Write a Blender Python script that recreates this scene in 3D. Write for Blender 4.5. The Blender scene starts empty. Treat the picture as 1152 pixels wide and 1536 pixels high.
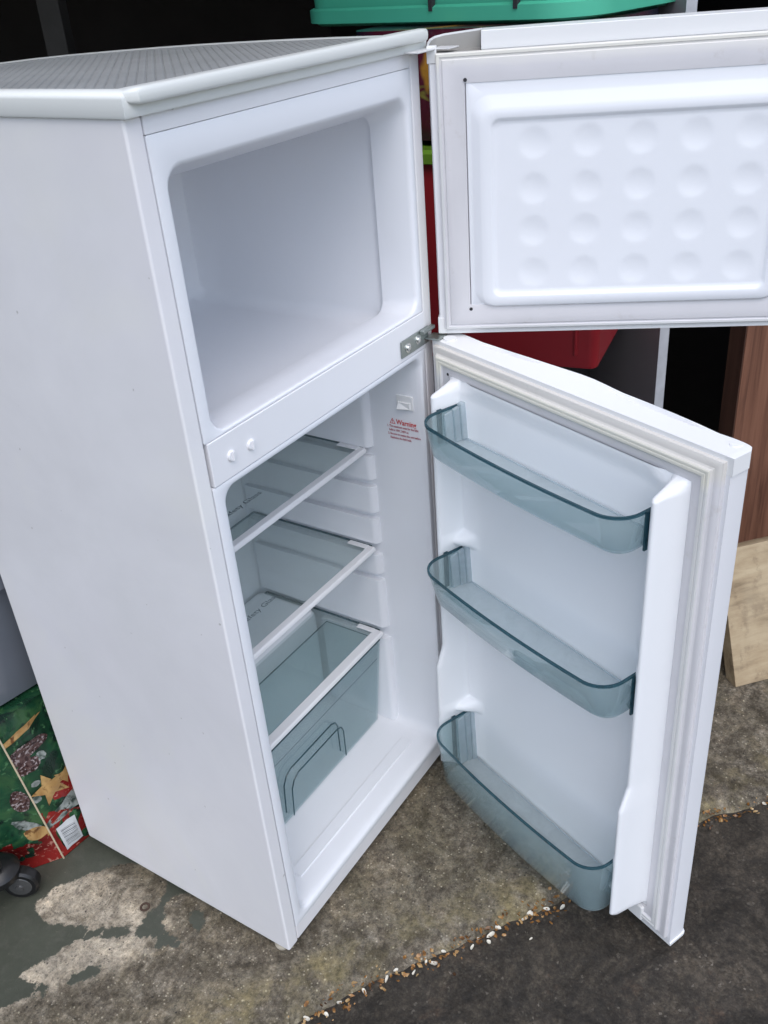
import bpy, bmesh, math, random
from mathutils import Vector, Matrix, noise
from math import sin, cos, pi, radians

random.seed(7)
scene = bpy.context.scene
COL = scene.collection

# ------------------------------------------------------------------ camera
Z0 = 0.022                       # height of the cabinet's underside above the concrete
cam_d = bpy.data.cameras.new("camera")
cam = bpy.data.objects.new("camera", cam_d)
COL.objects.link(cam)
yaw, pitch, roll = 0.95663, -0.53572, -0.08487
fw = Vector((sin(yaw)*cos(pitch), cos(yaw)*cos(pitch), sin(pitch)))
rt = Vector((cos(yaw), -sin(yaw), 0))
up = rt.cross(fw)
r2 = rt*cos(roll) + up*sin(roll)
u2 = -rt*sin(roll) + up*cos(roll)
m = Matrix((r2, u2, -fw)).transposed().to_4x4()
m.translation = Vector((-0.67009, -0.73765, 1.40240 + Z0))
cam.matrix_world = m
cam_d.sensor_fit = 'VERTICAL'
cam_d.sensor_height = 24.0
cam_d.lens = 24.0*1411.7/1536.0
cam_d.clip_start = 0.02
cam_d.clip_end = 400
scene.camera = cam

# ------------------------------------------------------------------ world, sun, exposure
SUN_AZ, SUN_EL = radians(-134), radians(60)      # azimuth from +y towards +x
world = bpy.data.worlds.new("World"); scene.world = world
world.use_nodes = True
wn = world.node_tree; wn.nodes.clear()
sky = wn.nodes.new('ShaderNodeTexSky'); sky.sky_type = 'NISHITA'; sky.sun_disc = False
sky.sun_elevation = SUN_EL; sky.sun_rotation = SUN_AZ
sky.air_density = 1.0; sky.dust_density = 1.6; sky.ozone_density = 1.0
hs = wn.nodes.new('ShaderNodeHueSaturation'); hs.inputs['Saturation'].default_value = 0.74
bg = wn.nodes.new('ShaderNodeBackground'); bg.inputs['Strength'].default_value = 0.15
wo = wn.nodes.new('ShaderNodeOutputWorld')
wn.links.new(sky.outputs[0], hs.inputs['Color']); wn.links.new(hs.outputs[0], bg.inputs['Color'])
wn.links.new(bg.outputs[0], wo.inputs['Surface'])
sun_d = bpy.data.lights.new("sun", 'SUN'); sun_d.energy = 0.6; sun_d.angle = radians(60)
sun_d.color = (1.0, 0.98, 0.96)
sun = bpy.data.objects.new("sun", sun_d); COL.objects.link(sun)
sdir = Vector((sin(SUN_AZ)*cos(SUN_EL), cos(SUN_AZ)*cos(SUN_EL), sin(SUN_EL)))
sun.rotation_euler = sdir.to_track_quat('Z', 'Y').to_euler()
scene.view_settings.view_transform = 'Standard'
scene.view_settings.look = 'None'
scene.view_settings.gamma = 1.0
scene.view_settings.use_curve_mapping = False
scene.view_settings.exposure = 0.82
scene.render.engine = 'CYCLES'
scene.cycles.max_bounces = 9
scene.cycles.transparent_max_bounces = 24
scene.cycles.use_denoising = True

# ------------------------------------------------------------------ material helpers
def newmat(name):
    m = bpy.data.materials.new(name); m.use_nodes = True
    nt = m.node_tree
    return m, nt, nt.nodes['Principled BSDF'], nt.nodes['Material Output']

def N(nt, t, **kw):
    n = nt.nodes.new(t)
    for k, v in kw.items():
        if k in n.inputs: n.inputs[k].default_value = v
        else: setattr(n, k, v)
    return n

def ramp(nt, src, stops):
    r = nt.nodes.new('ShaderNodeValToRGB')
    e = r.color_ramp.elements
    while len(e) < len(stops): e.new(0.5)
    for i, (p, c) in enumerate(stops):
        e[i].position = p
        e[i].color = c if len(c) == 4 else (*c, 1)
    nt.links.new(src, r.inputs['Fac'])
    return r

def mix(nt, fac, a, b, mode='MIX'):
    n = nt.nodes.new('ShaderNodeMix'); n.data_type = 'RGBA'; n.blend_type = mode
    for sock, v in ((n.inputs[0], fac), (n.inputs[6], a), (n.inputs[7], b)):
        if hasattr(v, 'links') or hasattr(v, 'is_linked'): nt.links.new(v, sock)
        elif isinstance(v, (int, float)): sock.default_value = v
        else: sock.default_value = v if len(v) == 4 else (*v, 1)
    return n.outputs[2]

def math_(nt, op, a, b=None, c=None):
    n = nt.nodes.new('ShaderNodeMath'); n.operation = op
    for i, v in enumerate((a, b, c)):
        if v is None: continue
        if isinstance(v, (int, float)): n.inputs[i].default_value = v
        else: nt.links.new(v, n.inputs[i])
    return n.outputs[0]

def coords(nt): return nt.nodes.new('ShaderNodeTexCoord').outputs['Object']

def noise_tex(nt, vec, scale, detail=4, rough=0.55, dist=0.0):
    n = N(nt, 'ShaderNodeTexNoise', Scale=scale, Detail=detail, Roughness=rough, Distortion=dist)
    nt.links.new(vec, n.inputs['Vector'])
    return n.outputs['Fac']

def bump(nt, bsdf, h, strength=0.1, dist=0.001):
    b = N(nt, 'ShaderNodeBump', Strength=strength, Distance=dist)
    nt.links.new(h, b.inputs['Height']); nt.links.new(b.outputs[0], bsdf.inputs['Normal'])

def plain(name, col, rough=0.5, metal=0.0, var=0.12, scale=25.0, bmp=0.05, spec=0.5):
    """one-colour material with a little uneven wear and grain"""
    m, nt, b, o = newmat(name)
    v = coords(nt)
    f = noise_tex(nt, v, scale, 5)
    dark = tuple(c*(1-var) for c in col); lite = tuple(min(1, c*(1+var*0.5)) for c in col)
    nt.links.new(mix(nt, f, dark, lite), b.inputs['Base Color'])
    b.inputs['Roughness'].default_value = rough; b.inputs['Metallic'].default_value = metal
    b.inputs['Specular IOR Level'].default_value = spec
    if bmp: bump(nt, b, noise_tex(nt, v, scale*8, 3), bmp, 0.0006)
    return m

def white_paint(name, col, rough, smudge=0.05, grain=900, gs=0.04, tint=None):
    m, nt, b, o = newmat(name)
    v = coords(nt)
    f = noise_tex(nt, v, 3.2, 6, 0.62, 0.4)
    r = ramp(nt, f, [(0.30, tuple(c*(1-smudge) for c in col)), (0.62, col)])
    c = r.outputs[0]
    if tint:
        f2 = noise_tex(nt, v, 1.7, 3, 0.5, 0.2)
        c = mix(nt, ramp(nt, f2, [(0.45, (0, 0, 0)), (0.7, (1, 1, 1))]).outputs[0], c, tint)
        f3 = noise_tex(nt, v, 2.6, 4, 0.6, 0.5)
        c = mix(nt, ramp(nt, f3, [(0.50, (0, 0, 0)), (0.72, (0.8,)*3)]).outputs[0], c, (0.84, 0.83, 0.785))
    nt.links.new(c, b.inputs['Base Color'])
    rr = ramp(nt, noise_tex(nt, v, 9, 4), [(0.3, (rough*0.85,)*3), (0.7, (rough*1.15,)*3)])
    nt.links.new(rr.outputs[0], b.inputs['Roughness'])
    hgt = noise_tex(nt, v, grain, 2)
    if tint:
        mp = N(nt, 'ShaderNodeMapping'); mp.inputs['Scale'].default_value = (3, 60, 5); nt.links.new(v, mp.inputs['Vector'])
        sc_ = ramp(nt, noise_tex(nt, mp.outputs[0], 3.0, 6, 0.75, 0.8), [(0.66, (0,)*3), (0.74, (0.30,)*3)])
        c = mix(nt, math_(nt, 'MULTIPLY', sc_.outputs[0], ramp(nt, noise_tex(nt, v, 4.5, 3), [(0.48, (0,)*3), (0.60, (1,)*3)]).outputs[0]), c, (0.62, 0.60, 0.61))
        c = mix(nt, ramp(nt, noise_tex(nt, v, 75, 2, 0.4), [(0.765, (0,)*3), (0.785, (0.6,)*3)]).outputs[0], c, (0.40, 0.38, 0.36))
        nt.links.new(c, b.inputs['Base Color'])
        b2 = N(nt, 'ShaderNodeBump', Strength=0.25, Distance=0.006)
        nt.links.new(noise_tex(nt, v, 5.5, 2), b2.inputs['Height'])
        b1 = N(nt, 'ShaderNodeBump', Strength=gs, Distance=0.0003)
        nt.links.new(hgt, b1.inputs['Height']); nt.links.new(b2.outputs[0], b1.inputs['Normal']); nt.links.new(b1.outputs[0], b.inputs['Normal'])
    else: bump(nt, b, hgt, gs, 0.0003)
    return m

def clear_plastic(name, tint, haze, haze_col, edge=0.6, rough=0.08, haze_rough=0.35):
    """see-through plastic: tinted transmission, a little milky haze, longer path (darker) at grazing angles"""
    m, nt, b, o = newmat(name)
    nt.nodes.remove(b)
    tr = nt.nodes.new('ShaderNodeBsdfTransparent')
    lw = N(nt, 'ShaderNodeLayerWeight', Blend=0.35)
    e = tuple(c**(1+edge*4) for c in tint)
    nt.links.new(mix(nt, lw.outputs['Facing'], tint, e), tr.inputs['Color'])
    df = nt.nodes.new('ShaderNodeBsdfDiffuse'); 
    v = coords(nt)
    f = noise_tex(nt, v, 14, 4)
    nt.links.new(mix(nt, f, tuple(c*0.8 for c in haze_col), haze_col), df.inputs['Color'])
    tl = nt.nodes.new('ShaderNodeBsdfTranslucent'); tl.inputs['Color'].default_value = (*haze_col, 1)
    dm = nt.nodes.new('ShaderNodeMixShader'); dm.inputs[0].default_value = 0.45
    nt.links.new(df.outputs[0], dm.inputs[1]); nt.links.new(tl.outputs[0], dm.inputs[2])
    m1 = nt.nodes.new('ShaderNodeMixShader')
    hz = ramp(nt, noise_tex(nt, v, 22, 6, 0.7, 0.6), [(0.35, (haze*0.92,)*3), (0.7, (min(1, haze*1.10),)*3)])
    nt.links.new(hz.outputs[0], m1.inputs[0])
    nt.links.new(tr.outputs[0], m1.inputs[1]); nt.links.new(dm.outputs[0], m1.inputs[2])
    gl = N(nt, 'ShaderNodeBsdfGlossy', Roughness=rough)
    lw2 = N(nt, 'ShaderNodeLayerWeight', Blend=0.5)
    fr = math_(nt, 'MULTIPLY_ADD', math_(nt, 'POWER', lw2.outputs['Facing'], 5.0), 0.80, 0.04)
    m2 = nt.nodes.new('ShaderNodeMixShader')
    nt.links.new(fr, m2.inputs[0]); nt.links.new(m1.outputs[0], m2.inputs[1]); nt.links.new(gl.outputs[0], m2.inputs[2])
    nt.links.new(m2.outputs[0], o.inputs['Surface'])
    return m

def flat_print(name, col, rough=0.6): return plain(name, col, rough, var=0.05, bmp=0)

M = {}
M['steel'] = white_paint('white_painted_steel', (0.84, 0.83, 0.845), 0.34, 0.09, 1500, 0.02, (0.80, 0.775, 0.81))
M['front'] = white_paint('white_front_plastic', (0.815, 0.812, 0.835), 0.38, 0.02, 1100, 0.05)
M['liner'] = white_paint('white_liner_plastic', (0.82, 0.832, 0.868), 0.36, 0.02, 1300, 0.03)
M['liner2'] = white_paint('white_door_liner', (0.88, 0.89, 0.91), 0.36, 0.02, 1300, 0.03)
M['lidw'] = white_paint('aged_white_lid', (0.74, 0.755, 0.73), 0.4, 0.05, 800, 0.05)
M['ribbed'] = white_paint('dusty_ribbed_top', (0.36, 0.37, 0.37), 0.6, 0.22, 500, 0.2)
M['cap'] = white_paint('white_cap_plastic', (0.82, 0.82, 0.82), 0.42, 0.02, 900, 0.05)
M['rail'] = white_paint('white_rail', (0.78, 0.78, 0.80), 0.4, 0.03, 800, 0.03)
M['pocket'] = plain('grey_pocket', (0.36, 0.35, 0.33), 0.7)
M['zinc'] = plain('zinc_hinge', (0.42, 0.46, 0.44), 0.38, 0.9, 0.25, 60, 0.1)
M['screw'] = plain('bright_screw', (0.75, 0.76, 0.75), 0.22, 1.0, 0.1)
M['whinge'] = plain('painted_hinge', (0.72, 0.72, 0.72), 0.4)
M['footm'] = plain('yellowed_foot', (0.52, 0.47, 0.38), 0.6)
M['dark'] = plain('dark_gap', (0.03, 0.03, 0.035), 0.8)
M['redink'] = flat_print('red_ink', (0.62, 0.03, 0.03))
M['darkredink'] = flat_print('dark_red_ink', (0.42, 0.05, 0.08))
M['greyink'] = flat_print('grey_ink', (0.12, 0.145, 0.155))
M['glass'] = clear_plastic('shelf_glass', (0.955, 0.975, 0.973), 0.12, (0.60, 0.70, 0.69), 0.4, 0.03)
M['teal'] = clear_plastic('teal_clear_plastic', (0.90, 0.942, 0.948), 0.23, (0.55, 0.66, 0.67), 0.4, 0.08)
M['tealfloor'] = clear_plastic('teal_clear_base', (0.84, 0.90, 0.93), 0.50, (0.84, 0.90, 0.93), 0.15, 0.12)
M['tealrim'] = clear_plastic('teal_plastic_edge', (0.30, 0.48, 0.54), 0.55, (0.06, 0.16, 0.20), 0.4, 0.08)
M['drawer'] = clear_plastic('drawer_clear_plastic', (0.945, 0.97, 0.972), 0.10, (0.58, 0.69, 0.71), 0.35, 0.06)

def gasket_mat(name, ztop, base, cream):
    m, nt, b, o = newmat(name)
    v = coords(nt)
    f = noise_tex(nt, v, 6, 4, 0.6)
    c = ramp(nt, f, [(0.30, tuple(x*0.94 for x in base)), (0.60, base)])
    sx = nt.nodes.new('ShaderNodeSeparateXYZ'); nt.links.new(v, sx.inputs[0])
    zz = math_(nt, 'ADD', sx.outputs['Z'], math_(nt, 'MULTIPLY', math_(nt, 'SUBTRACT', f, 0.5), 0.03))
    rz_ = nt.nodes.new('ShaderNodeMapRange'); rz_.inputs['From Min'].default_value = ztop-0.012; rz_.inputs['From Max'].default_value = ztop+0.004
    nt.links.new(zz, rz_.inputs['Value'])
    cc = mix(nt, rz_.outputs[0], c.outputs[0], cream)
    f2 = noise_tex(nt, v, 40, 5, 0.7)
    c2 = mix(nt, ramp(nt, f2, [(0.60, (0, 0, 0)), (0.78, (0.28, 0.28, 0.28))]).outputs[0], cc, (0.42, 0.38, 0.33))
    nt.links.new(c2, b.inputs['Base Color']); b.inputs['Roughness'].default_value = 0.5
    return m
M['gasket1'] = gasket_mat('aged_gasket_freezer', 1.268, (0.69, 0.675, 0.695), (0.71, 0.69, 0.655))
M['gasketc1'] = gasket_mat('aged_gasket_freezer_bead', 1.262, (0.70, 0.70, 0.70), (0.75, 0.73, 0.665))
M['gasket2'] = gasket_mat('aged_gasket_fridge', 0.850, (0.69, 0.675, 0.69), (0.69, 0.665, 0.625))
M['gasketc2'] = gasket_mat('aged_gasket_fridge_bead', 0.838, (0.73, 0.725, 0.71), (0.79, 0.765, 0.67))

# ------------------------------------------------------------------ mesh helpers
def tag(o, label=None, cat=None, group=None, kind=None):
    if label: o['label'] = label
    if cat: o['category'] = cat
    if group: o['group'] = group
    if kind: o['kind'] = kind
    return o

def mk(name, verts, faces, mat, parent=None, smooth=35, fmat=None):
    me = bpy.data.meshes.new(name)
    me.from_pydata([tuple(v) for v in verts], [], faces)
    mats = mat if isinstance(mat, (list, tuple)) else [mat]
    for mm in mats: me.materials.append(mm)
    bm = bmesh.new(); bm.from_mesh(me)
    bmesh.ops.remove_doubles(bm, verts=bm.verts, dist=1e-6)
    if fmat is None: bmesh.ops.recalc_face_normals(bm, faces=bm.faces)
    bm.to_mesh(me); bm.free()
    if fmat:
        for p, k in zip(me.polygons, fmat): p.material_index = k
    if smooth:
        me.shade_smooth(); me.set_sharp_from_angle(angle=radians(smooth))
    me.update()
    o = bpy.data.objects.new(name, me); COL.objects.link(o)
    if parent: o.parent = parent
    return o

def empty(name, loc=(0, 0, 0), rz=0.0):
    o = bpy.data.objects.new(name, None); COL.objects.link(o)
    o.location = loc; o.rotation_euler = (0, 0, rz); o.empty_display_size = 0.05
    return o

class MB:
    def __init__(s): s.v = []; s.f = []
    def add(s, vs, fs):
        n = len(s.v); s.v += [Vector(x) for x in vs]; s.f += [[i+n for i in f] for f in fs]; return s
    def box(s, x0, x1, y0, y1, z0, z1, mtx=None):
        vs = [Vector((x, y, z)) for x in (x0, x1) for y in (y0, y1) for z in (z0, z1)]
        if mtx: vs = [mtx @ v for v in vs]
        return s.add(vs, [(0, 1, 3, 2), (4, 6, 7, 5), (0, 4, 5, 1), (2, 3, 7, 6), (0, 2, 6, 4), (1, 5, 7, 3)])
    def cyl(s, c, axis, r0, r1, h, n=20, caps=True):
        a = Vector(axis).normalized(); t = a.orthogonal().normalized(); b = a.cross(t); c = Vector(c)
        vs = []
        for k, (r, hh) in enumerate(((r0, 0), (r1, h))):
            for i in range(n):
                q = 2*pi*i/n; vs.append(c + a*hh + t*(r*cos(q)) + b*(r*sin(q)))
        fs = [(i, (i+1) % n, n+(i+1) % n, n+i) for i in range(n)]
        if caps: fs += [list(range(n))[::-1], list(range(n, 2*n))]
        return s.add(vs, fs)
    def lathe(s, c, axis, prof, n=24):
        a = Vector(axis).normalized(); t = a.orthogonal().normalized(); b = a.cross(t); c = Vector(c)
        vs = []
        for r, h in prof:
            for i in range(n):
                q = 2*pi*i/n; vs.append(c + a*h + t*(r*cos(q)) + b*(r*sin(q)))
        fs = []
        for k in range(len(prof)-1):
            for i in range(n):
                j = (i+1) % n; fs.append((k*n+i, k*n+j, (k+1)*n+j, (k+1)*n+i))
        return s.add(vs, fs)
    def tube(s, pts, r, n=8, closed=False):
        pts = [Vector(p) for p in pts]; vs = []; L = len(pts); prev = None
        for i, p in enumerate(pts):
            d = (pts[min(i+1, L-1)]-pts[max(i-1, 0)]).normalized()
            if prev is None: t = d.orthogonal().normalized()
            else:
                t = prev - d*prev.dot(d); t.normalize()
            prev = t; b = d.cross(t)
            for k in range(n):
                q = 2*pi*k/n; vs.append(p + t*(r*cos(q)) + b*(r*sin(q)))
        fs = []
        for i in range(L-1):
            for k in range(n):
                j = (k+1) % n; fs.append((i*n+k, i*n+j, (i+1)*n+j, (i+1)*n+k))
        fs += [list(range(n))[::-1], list(range((L-1)*n, L*n))]
        return s.add(vs, fs)
    def loft(s, rings, cap0=False, cap1=False, closed=True):
        n = len(rings[0]); base = len(s.v); vs = [p for r in rings for p in r]; fs = []
        for k in range(len(rings)-1):
            for i in range(n if closed else n-1):
                j = (i+1) % n; fs.append((k*n+i, k*n+j, (k+1)*n+j, (k+1)*n+i))
        if cap0: fs.append(list(range(n))[::-1])
        if cap1: fs.append(list(range((len(rings)-1)*n, len(rings)*n)))
        return s.add(vs, fs)
    def build(s, name, mat, parent=None, smooth=35, bevel=0, seg=3):
        o = mk(name, s.v, s.f, mat, parent, smooth)
        if bevel:
            b = o.modifiers.new('bevel', 'BEVEL'); b.width = bevel; b.segments = seg
            b.limit_method = 'ANGLE'; b.angle_limit = radians(40); b.harden_normals = True
        return o

def rrect(a0, a1, b0, b1, r, n=7):
    """rounded rectangle, counter-clockwise, 4*(n+1) points"""
    r = min(r, (a1-a0)/2, (b1-b0)/2); out = []
    for cx, cy, q0 in ((a1-r, b0+r, -pi/2), (a1-r, b1-r, 0), (a0+r, b1-r, pi/2), (a0+r, b0+r, pi)):
        for i in range(n+1):
            q = q0 + pi/2*i/n; out.append((cx+r*cos(q), cy+r*sin(q)))
    return out

def text_mesh(name, body, size, mtx, mat, parent, font_bold=False, align='LEFT', squeeze=1.0, shear=0.0):
    cu = bpy.data.curves.new(name, 'FONT'); cu.body = body; cu.size = size; cu.align_x = align
    cu.extrude = 0.00008; cu.resolution_u = 3; cu.shear = shear
    if font_bold: cu.offset = size*0.018
    tmp = bpy.data.objects.new(name+'_tmp', cu); COL.objects.link(tmp)
    bpy.context.view_layer.update()
    me = bpy.data.meshes.new_from_object(tmp.evaluated_get(bpy.context.evaluated_depsgraph_get()))
    bpy.data.objects.remove(tmp); bpy.data.curves.remove(cu)
    for v in me.vertices: v.co.x *= squeeze
    me.transform(mtx); me.materials.clear(); me.materials.append(mat)
    o = bpy.data.objects.new(name, me); COL.objects.link(o)
    if parent: o.parent = parent
    return o

def sstep(a, b, x):
    t = max(0.0, min(1.0, (x-a)/(b-a))); return t*t*(3-2*t)
def lerp(xs, ys, x):
    if x <= xs[0]: return ys[0]
    for i in range(len(xs)-1):
        if x <= xs[i+1]:
            t = (x-xs[i])/(xs[i+1]-xs[i]); return ys[i]+(ys[i+1]-ys[i])*t
    return ys[-1]

# ================================================================== SETTING
# line where the garage slab meets the drive: P0 + e*t ; interior normal nn
P0 = Vector((0.014, -0.116, 0)); E_ = Vector((0.838, -0.545, 0)).normalized(); NN = Vector((0.545, 0.838, 0)).normalized()
def en(e, n, z=0.0): q = P0 + E_*e + NN*n; return Vector((q.x, q.y, z))
def to_en(x, y):
    q = Vector((x, y, 0)) - P0; return q.dot(E_), q.dot(NN)
edge_pts = sorted([to_en(*p) for p in ((-.102, -.043), (.014, -.116), (.148, -.2), (.346, -.34), (.635, -.496), (.73, -.584))])
def edge_n(e):
    b = lerp([p[0] for p in edge_pts], [p[1] for p in edge_pts], e)
    return b + 0.007*noise.noise((e*9, 1.3, 0)) + 0.004*noise.noise((e*41, 7.3, 0)) + 0.002*noise.noise((e*120, 3, 0))

def asphalt_mat():
    m, nt, b, o = newmat('asphalt')
    v = coords(nt)
    vo = N(nt, 'ShaderNodeTexVoronoi', Scale=260.0); nt.links.new(v, vo.inputs['Vector'])
    sep = nt.nodes.new('ShaderNodeSeparateColor'); nt.links.new(vo.outputs['Color'], sep.inputs[0])
    st = ramp(nt, sep.outputs[0], [(0.0, (0.030, 0.024, 0.018)), (0.55, (0.043, 0.036, 0.027)), (0.90, (0.052, 0.045, 0.036)), (0.985, (0.066, 0.058, 0.047)), (1.0, (0.15, 0.135, 0.115))])
    f1 = noise_tex(nt, v, 6, 7, 0.66, 0.4); f2 = noise_tex(nt, v, 28, 6, 0.7); f3 = noise_tex(nt, v, 240, 3, 0.6)
    c = mix(nt, ramp(nt, f2, [(0.36, (0.75,)*3), (0.60, (0.0,)*3)]).outputs[0], st.outputs[0], (0.026, 0.022, 0.018))
    c = mix(nt, ramp(nt, f1, [(0.50, (0,)*3), (0.68, (0.65,)*3)]).outputs[0], c, (0.066, 0.056, 0.043))
    c = mix(nt, ramp(nt, f1, [(0.30, (0.6,)*3), (0.44, (0.0,)*3)]).outputs[0], c, (0.045, 0.031, 0.022))
    rust = ramp(nt, noise_tex(nt, v, 17, 5, 0.7), [(0.60, (0,)*3), (0.74, (0.5,)*3)])
    c = mix(nt, rust.outputs[0], c, (0.085, 0.050, 0.030))
    c = mix(nt, ramp(nt, f3, [(0.62, (0,)*3), (0.74, (0.5,)*3)]).outputs[0], c, (0.095, 0.086, 0.072))
    c = mix(nt, 1.0, c, ramp(nt, noise_tex(nt, v, 80, 10, 0.82), [(0.36, (0.45,)*3), (0.50, (0.95,)*3), (0.64, (1.6,)*3)]).outputs[0], 'MULTIPLY')
    c = mix(nt, 1.0, c, ramp(nt, noise_tex(nt, v, 11, 8, 0.74, 0.9), [(0.36, (0.45, 0.42, 0.38)), (0.50, (1.0, 0.97, 0.93)), (0.64, (1.75, 1.68, 1.58))]).outputs[0], 'MULTIPLY')
    nt.links.new(c, b.inputs['Base Color'])
    nt.links.new(ramp(nt, f2, [(0.3, (0.78,)*3), (0.7, (0.95,)*3)]).outputs[0], b.inputs['Roughness'])
    hh = math_(nt, 'ADD', math_(nt, 'MULTIPLY', vo.outputs['Distance'], -0.6), math_(nt, 'ADD', math_(nt, 'MULTIPLY', f2, 1.0), math_(nt, 'MULTIPLY', f3, 0.9)))
    bump(nt, b, hh, 0.32, 0.0022)
    return m

def concrete_mat():
    m, nt, b, o = newmat('weathered_concrete')
    v = coords(nt)
    att = N(nt, 'ShaderNodeAttribute', attribute_name='paint_sd')
    dep = N(nt, 'ShaderNodeAttribute', attribute_name='depth_in')
    f1 = noise_tex(nt, v, 9, 9, 0.70, 0.3); f2 = noise_tex(nt, v, 38, 12, 0.84); f3 = noise_tex(nt, v, 260, 6, 0.75)
    # damp, dirty front strip
    dirty = ramp(nt, f2, [(0.34, (0.040, 0.031, 0.021)), (0.45, (0.105, 0.086, 0.061)), (0.54, (0.17, 0.146, 0.110)), (0.66, (0.29, 0.26, 0.21))])
    dirty2 = mix(nt, ramp(nt, f1, [(0.44, (0,)*3), (0.66, (0.6,)*3)]).outputs[0], dirty.outputs[0], (0.125, 0.105, 0.060))
    # pale peeled concrete
    pale = ramp(nt, f2, [(0.30, (0.26, 0.215, 0.155)), (0.5, (0.40, 0.345, 0.265)), (0.7, (0.50, 0.445, 0.36))])
    pale2 = mix(nt, ramp(nt, f1, [(0.45, (0,)*3), (0.68, (0.8,)*3)]).outputs[0], pale.outputs[0], (0.27, 0.245, 0.20))
    fd = math_(nt, 'ADD', dep.outputs['Fac'], math_(nt, 'MULTIPLY', math_(nt, 'SUBTRACT', f1, 0.5), 0.55))
    conc = mix(nt, ramp(nt, fd, [(0.42, (0,)*3), (0.60, (1,)*3)]).outputs[0], dirty2, pale2)
    # exposed aggregate: dark pits, pale grains
    vo = N(nt, 'ShaderNodeTexVoronoi', Scale=95.0); nt.links.new(v, vo.inputs['Vector'])
    g = ramp(nt, vo.outputs['Distance'], [(0.10, (1,)*3), (0.22, (0,)*3)])
    sep = nt.nodes.new('ShaderNodeSeparateColor'); nt.links.new(vo.outputs['Color'], sep.inputs[0])
    pick = ramp(nt, sep.outputs[0], [(0.80, (0,)*3), (0.83, (1,)*3)])
    pick2 = ramp(nt, sep.outputs[1], [(0.84, (0,)*3), (0.87, (1,)*3)])
    conc = mix(nt, math_(nt, 'MULTIPLY', g.outputs[0], pick.outputs[0]), conc, (0.40, 0.36, 0.26))
    conc = mix(nt, math_(nt, 'MULTIPLY', g.outputs[0], pick2.outputs[0]), conc, (0.035, 0.030, 0.026))
    conc = mix(nt, ramp(nt, f3, [(0.55, (0,)*3), (0.66, (0.7,)*3)]).outputs[0], conc, (0.045, 0.038, 0.030))
    conc = mix(nt, ramp(nt, f3, [(0.34, (0.6,)*3), (0.42, (0,)*3)]).outputs[0], conc, (0.30, 0.27, 0.21))
    vo2 = N(nt, 'ShaderNodeTexVoronoi', Scale=190.0); nt.links.new(v, vo2.inputs['Vector'])
    sp2 = nt.nodes.new('ShaderNodeSeparateColor'); nt.links.new(vo2.outputs['Color'], sp2.inputs[0])
    g2 = ramp(nt, vo2.outputs['Distance'], [(0.18, (1,)*3), (0.36, (0,)*3)])
    fl1 = ramp(nt, sp2.outputs[0], [(0.86, (0,)*3), (0.90, (0.8,)*3)]); fl2 = ramp(nt, sp2.outputs[1], [(0.70, (0,)*3), (0.76, (0.65,)*3)])
    conc = mix(nt, math_(nt, 'MULTIPLY', g2.outputs[0], fl2.outputs[0]), conc, (0.050, 0.041, 0.032))
    conc = mix(nt, math_(nt, 'MULTIPLY', g2.outputs[0], fl1.outputs[0]), conc, (0.42, 0.375, 0.29))
    moss = math_(nt, 'MULTIPLY', ramp(nt, dep.outputs['Fac'], [(0.0, (1,)*3), (0.012, (0,)*3)]).outputs[0], ramp(nt, f1, [(0.46, (0,)*3), (0.64, (0.55,)*3)]).outputs[0])
    conc = mix(nt, moss, conc, (0.20, 0.165, 0.075))
    conc = mix(nt, 1.0, conc, ramp(nt, noise_tex(nt, v, 95, 10, 0.82), [(0.36, (0.42,)*3), (0.50, (1.0,)*3), (0.64, (1.55,)*3)]).outputs[0], 'MULTIPLY')
    conc = mix(nt, 1.0, conc, ramp(nt, noise_tex(nt, v, 13, 8, 0.72, 0.8), [(0.36, (0.48, 0.46, 0.42)), (0.50, (1.0,)*3), (0.64, (1.5, 1.47, 1.42))]).outputs[0], 'MULTIPLY')
    # old green floor paint, worn off in patches
    sd = math_(nt, 'ADD', att.outputs['Fac'], math_(nt, 'ADD', math_(nt, 'MULTIPLY', math_(nt, 'SUBTRACT', noise_tex(nt, v, 34, 9, 0.72), 0.5), 0.036),
              math_(nt, 'MULTIPLY', math_(nt, 'SUBTRACT', noise_tex(nt, v, 130, 3, 0.6), 0.5), 0.012)))
    pm = ramp(nt, math_(nt, 'MULTIPLY_ADD', sd, 20.0, 0.5), [(0.47, (0,)*3), (0.53, (1,)*3)])
    chips = ramp(nt, noise_tex(nt, v, 75, 5, 0.75), [(0.66, (1,)*3), (0.70, (0,)*3)])
    pmask = math_(nt, 'MULTIPLY', pm.outputs[0], chips.outputs[0])
    paint = ramp(nt, f1, [(0.3, (0.048, 0.053, 0.039)), (0.7, (0.078, 0.084, 0.064))])
    paint2 = mix(nt, ramp(nt, f2, [(0.5, (0,)*3), (0.8, (0.5,)*3)]).outputs[0], paint.outputs[0], (0.16, 0.15, 0.13))
    c = mix(nt, pmask, conc, paint2)
    nt.links.new(c, b.inputs['Base Color'])
    nt.links.new(mix(nt, pmask, (0.85,)*3, (0.55,)*3), b.inputs['Roughness'])
    h = math_(nt, 'ADD', math_(nt, 'MULTIPLY', f2, 0.6), math_(nt, 'ADD', math_(nt, 'MULTIPLY', f3, 0.5), math_(nt, 'MULTIPLY', g.outputs[0], 0.25)))
    h = math_(nt, 'MULTIPLY', h, math_(nt, 'SUBTRACT', 1.0, math_(nt, 'MULTIPLY', pmask, 0.7)))
    h = math_(nt, 'ADD', h, math_(nt, 'MULTIPLY', pmask, 0.55))
    bump(nt, b, h, 0.6, 0.004)
    return m

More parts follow.
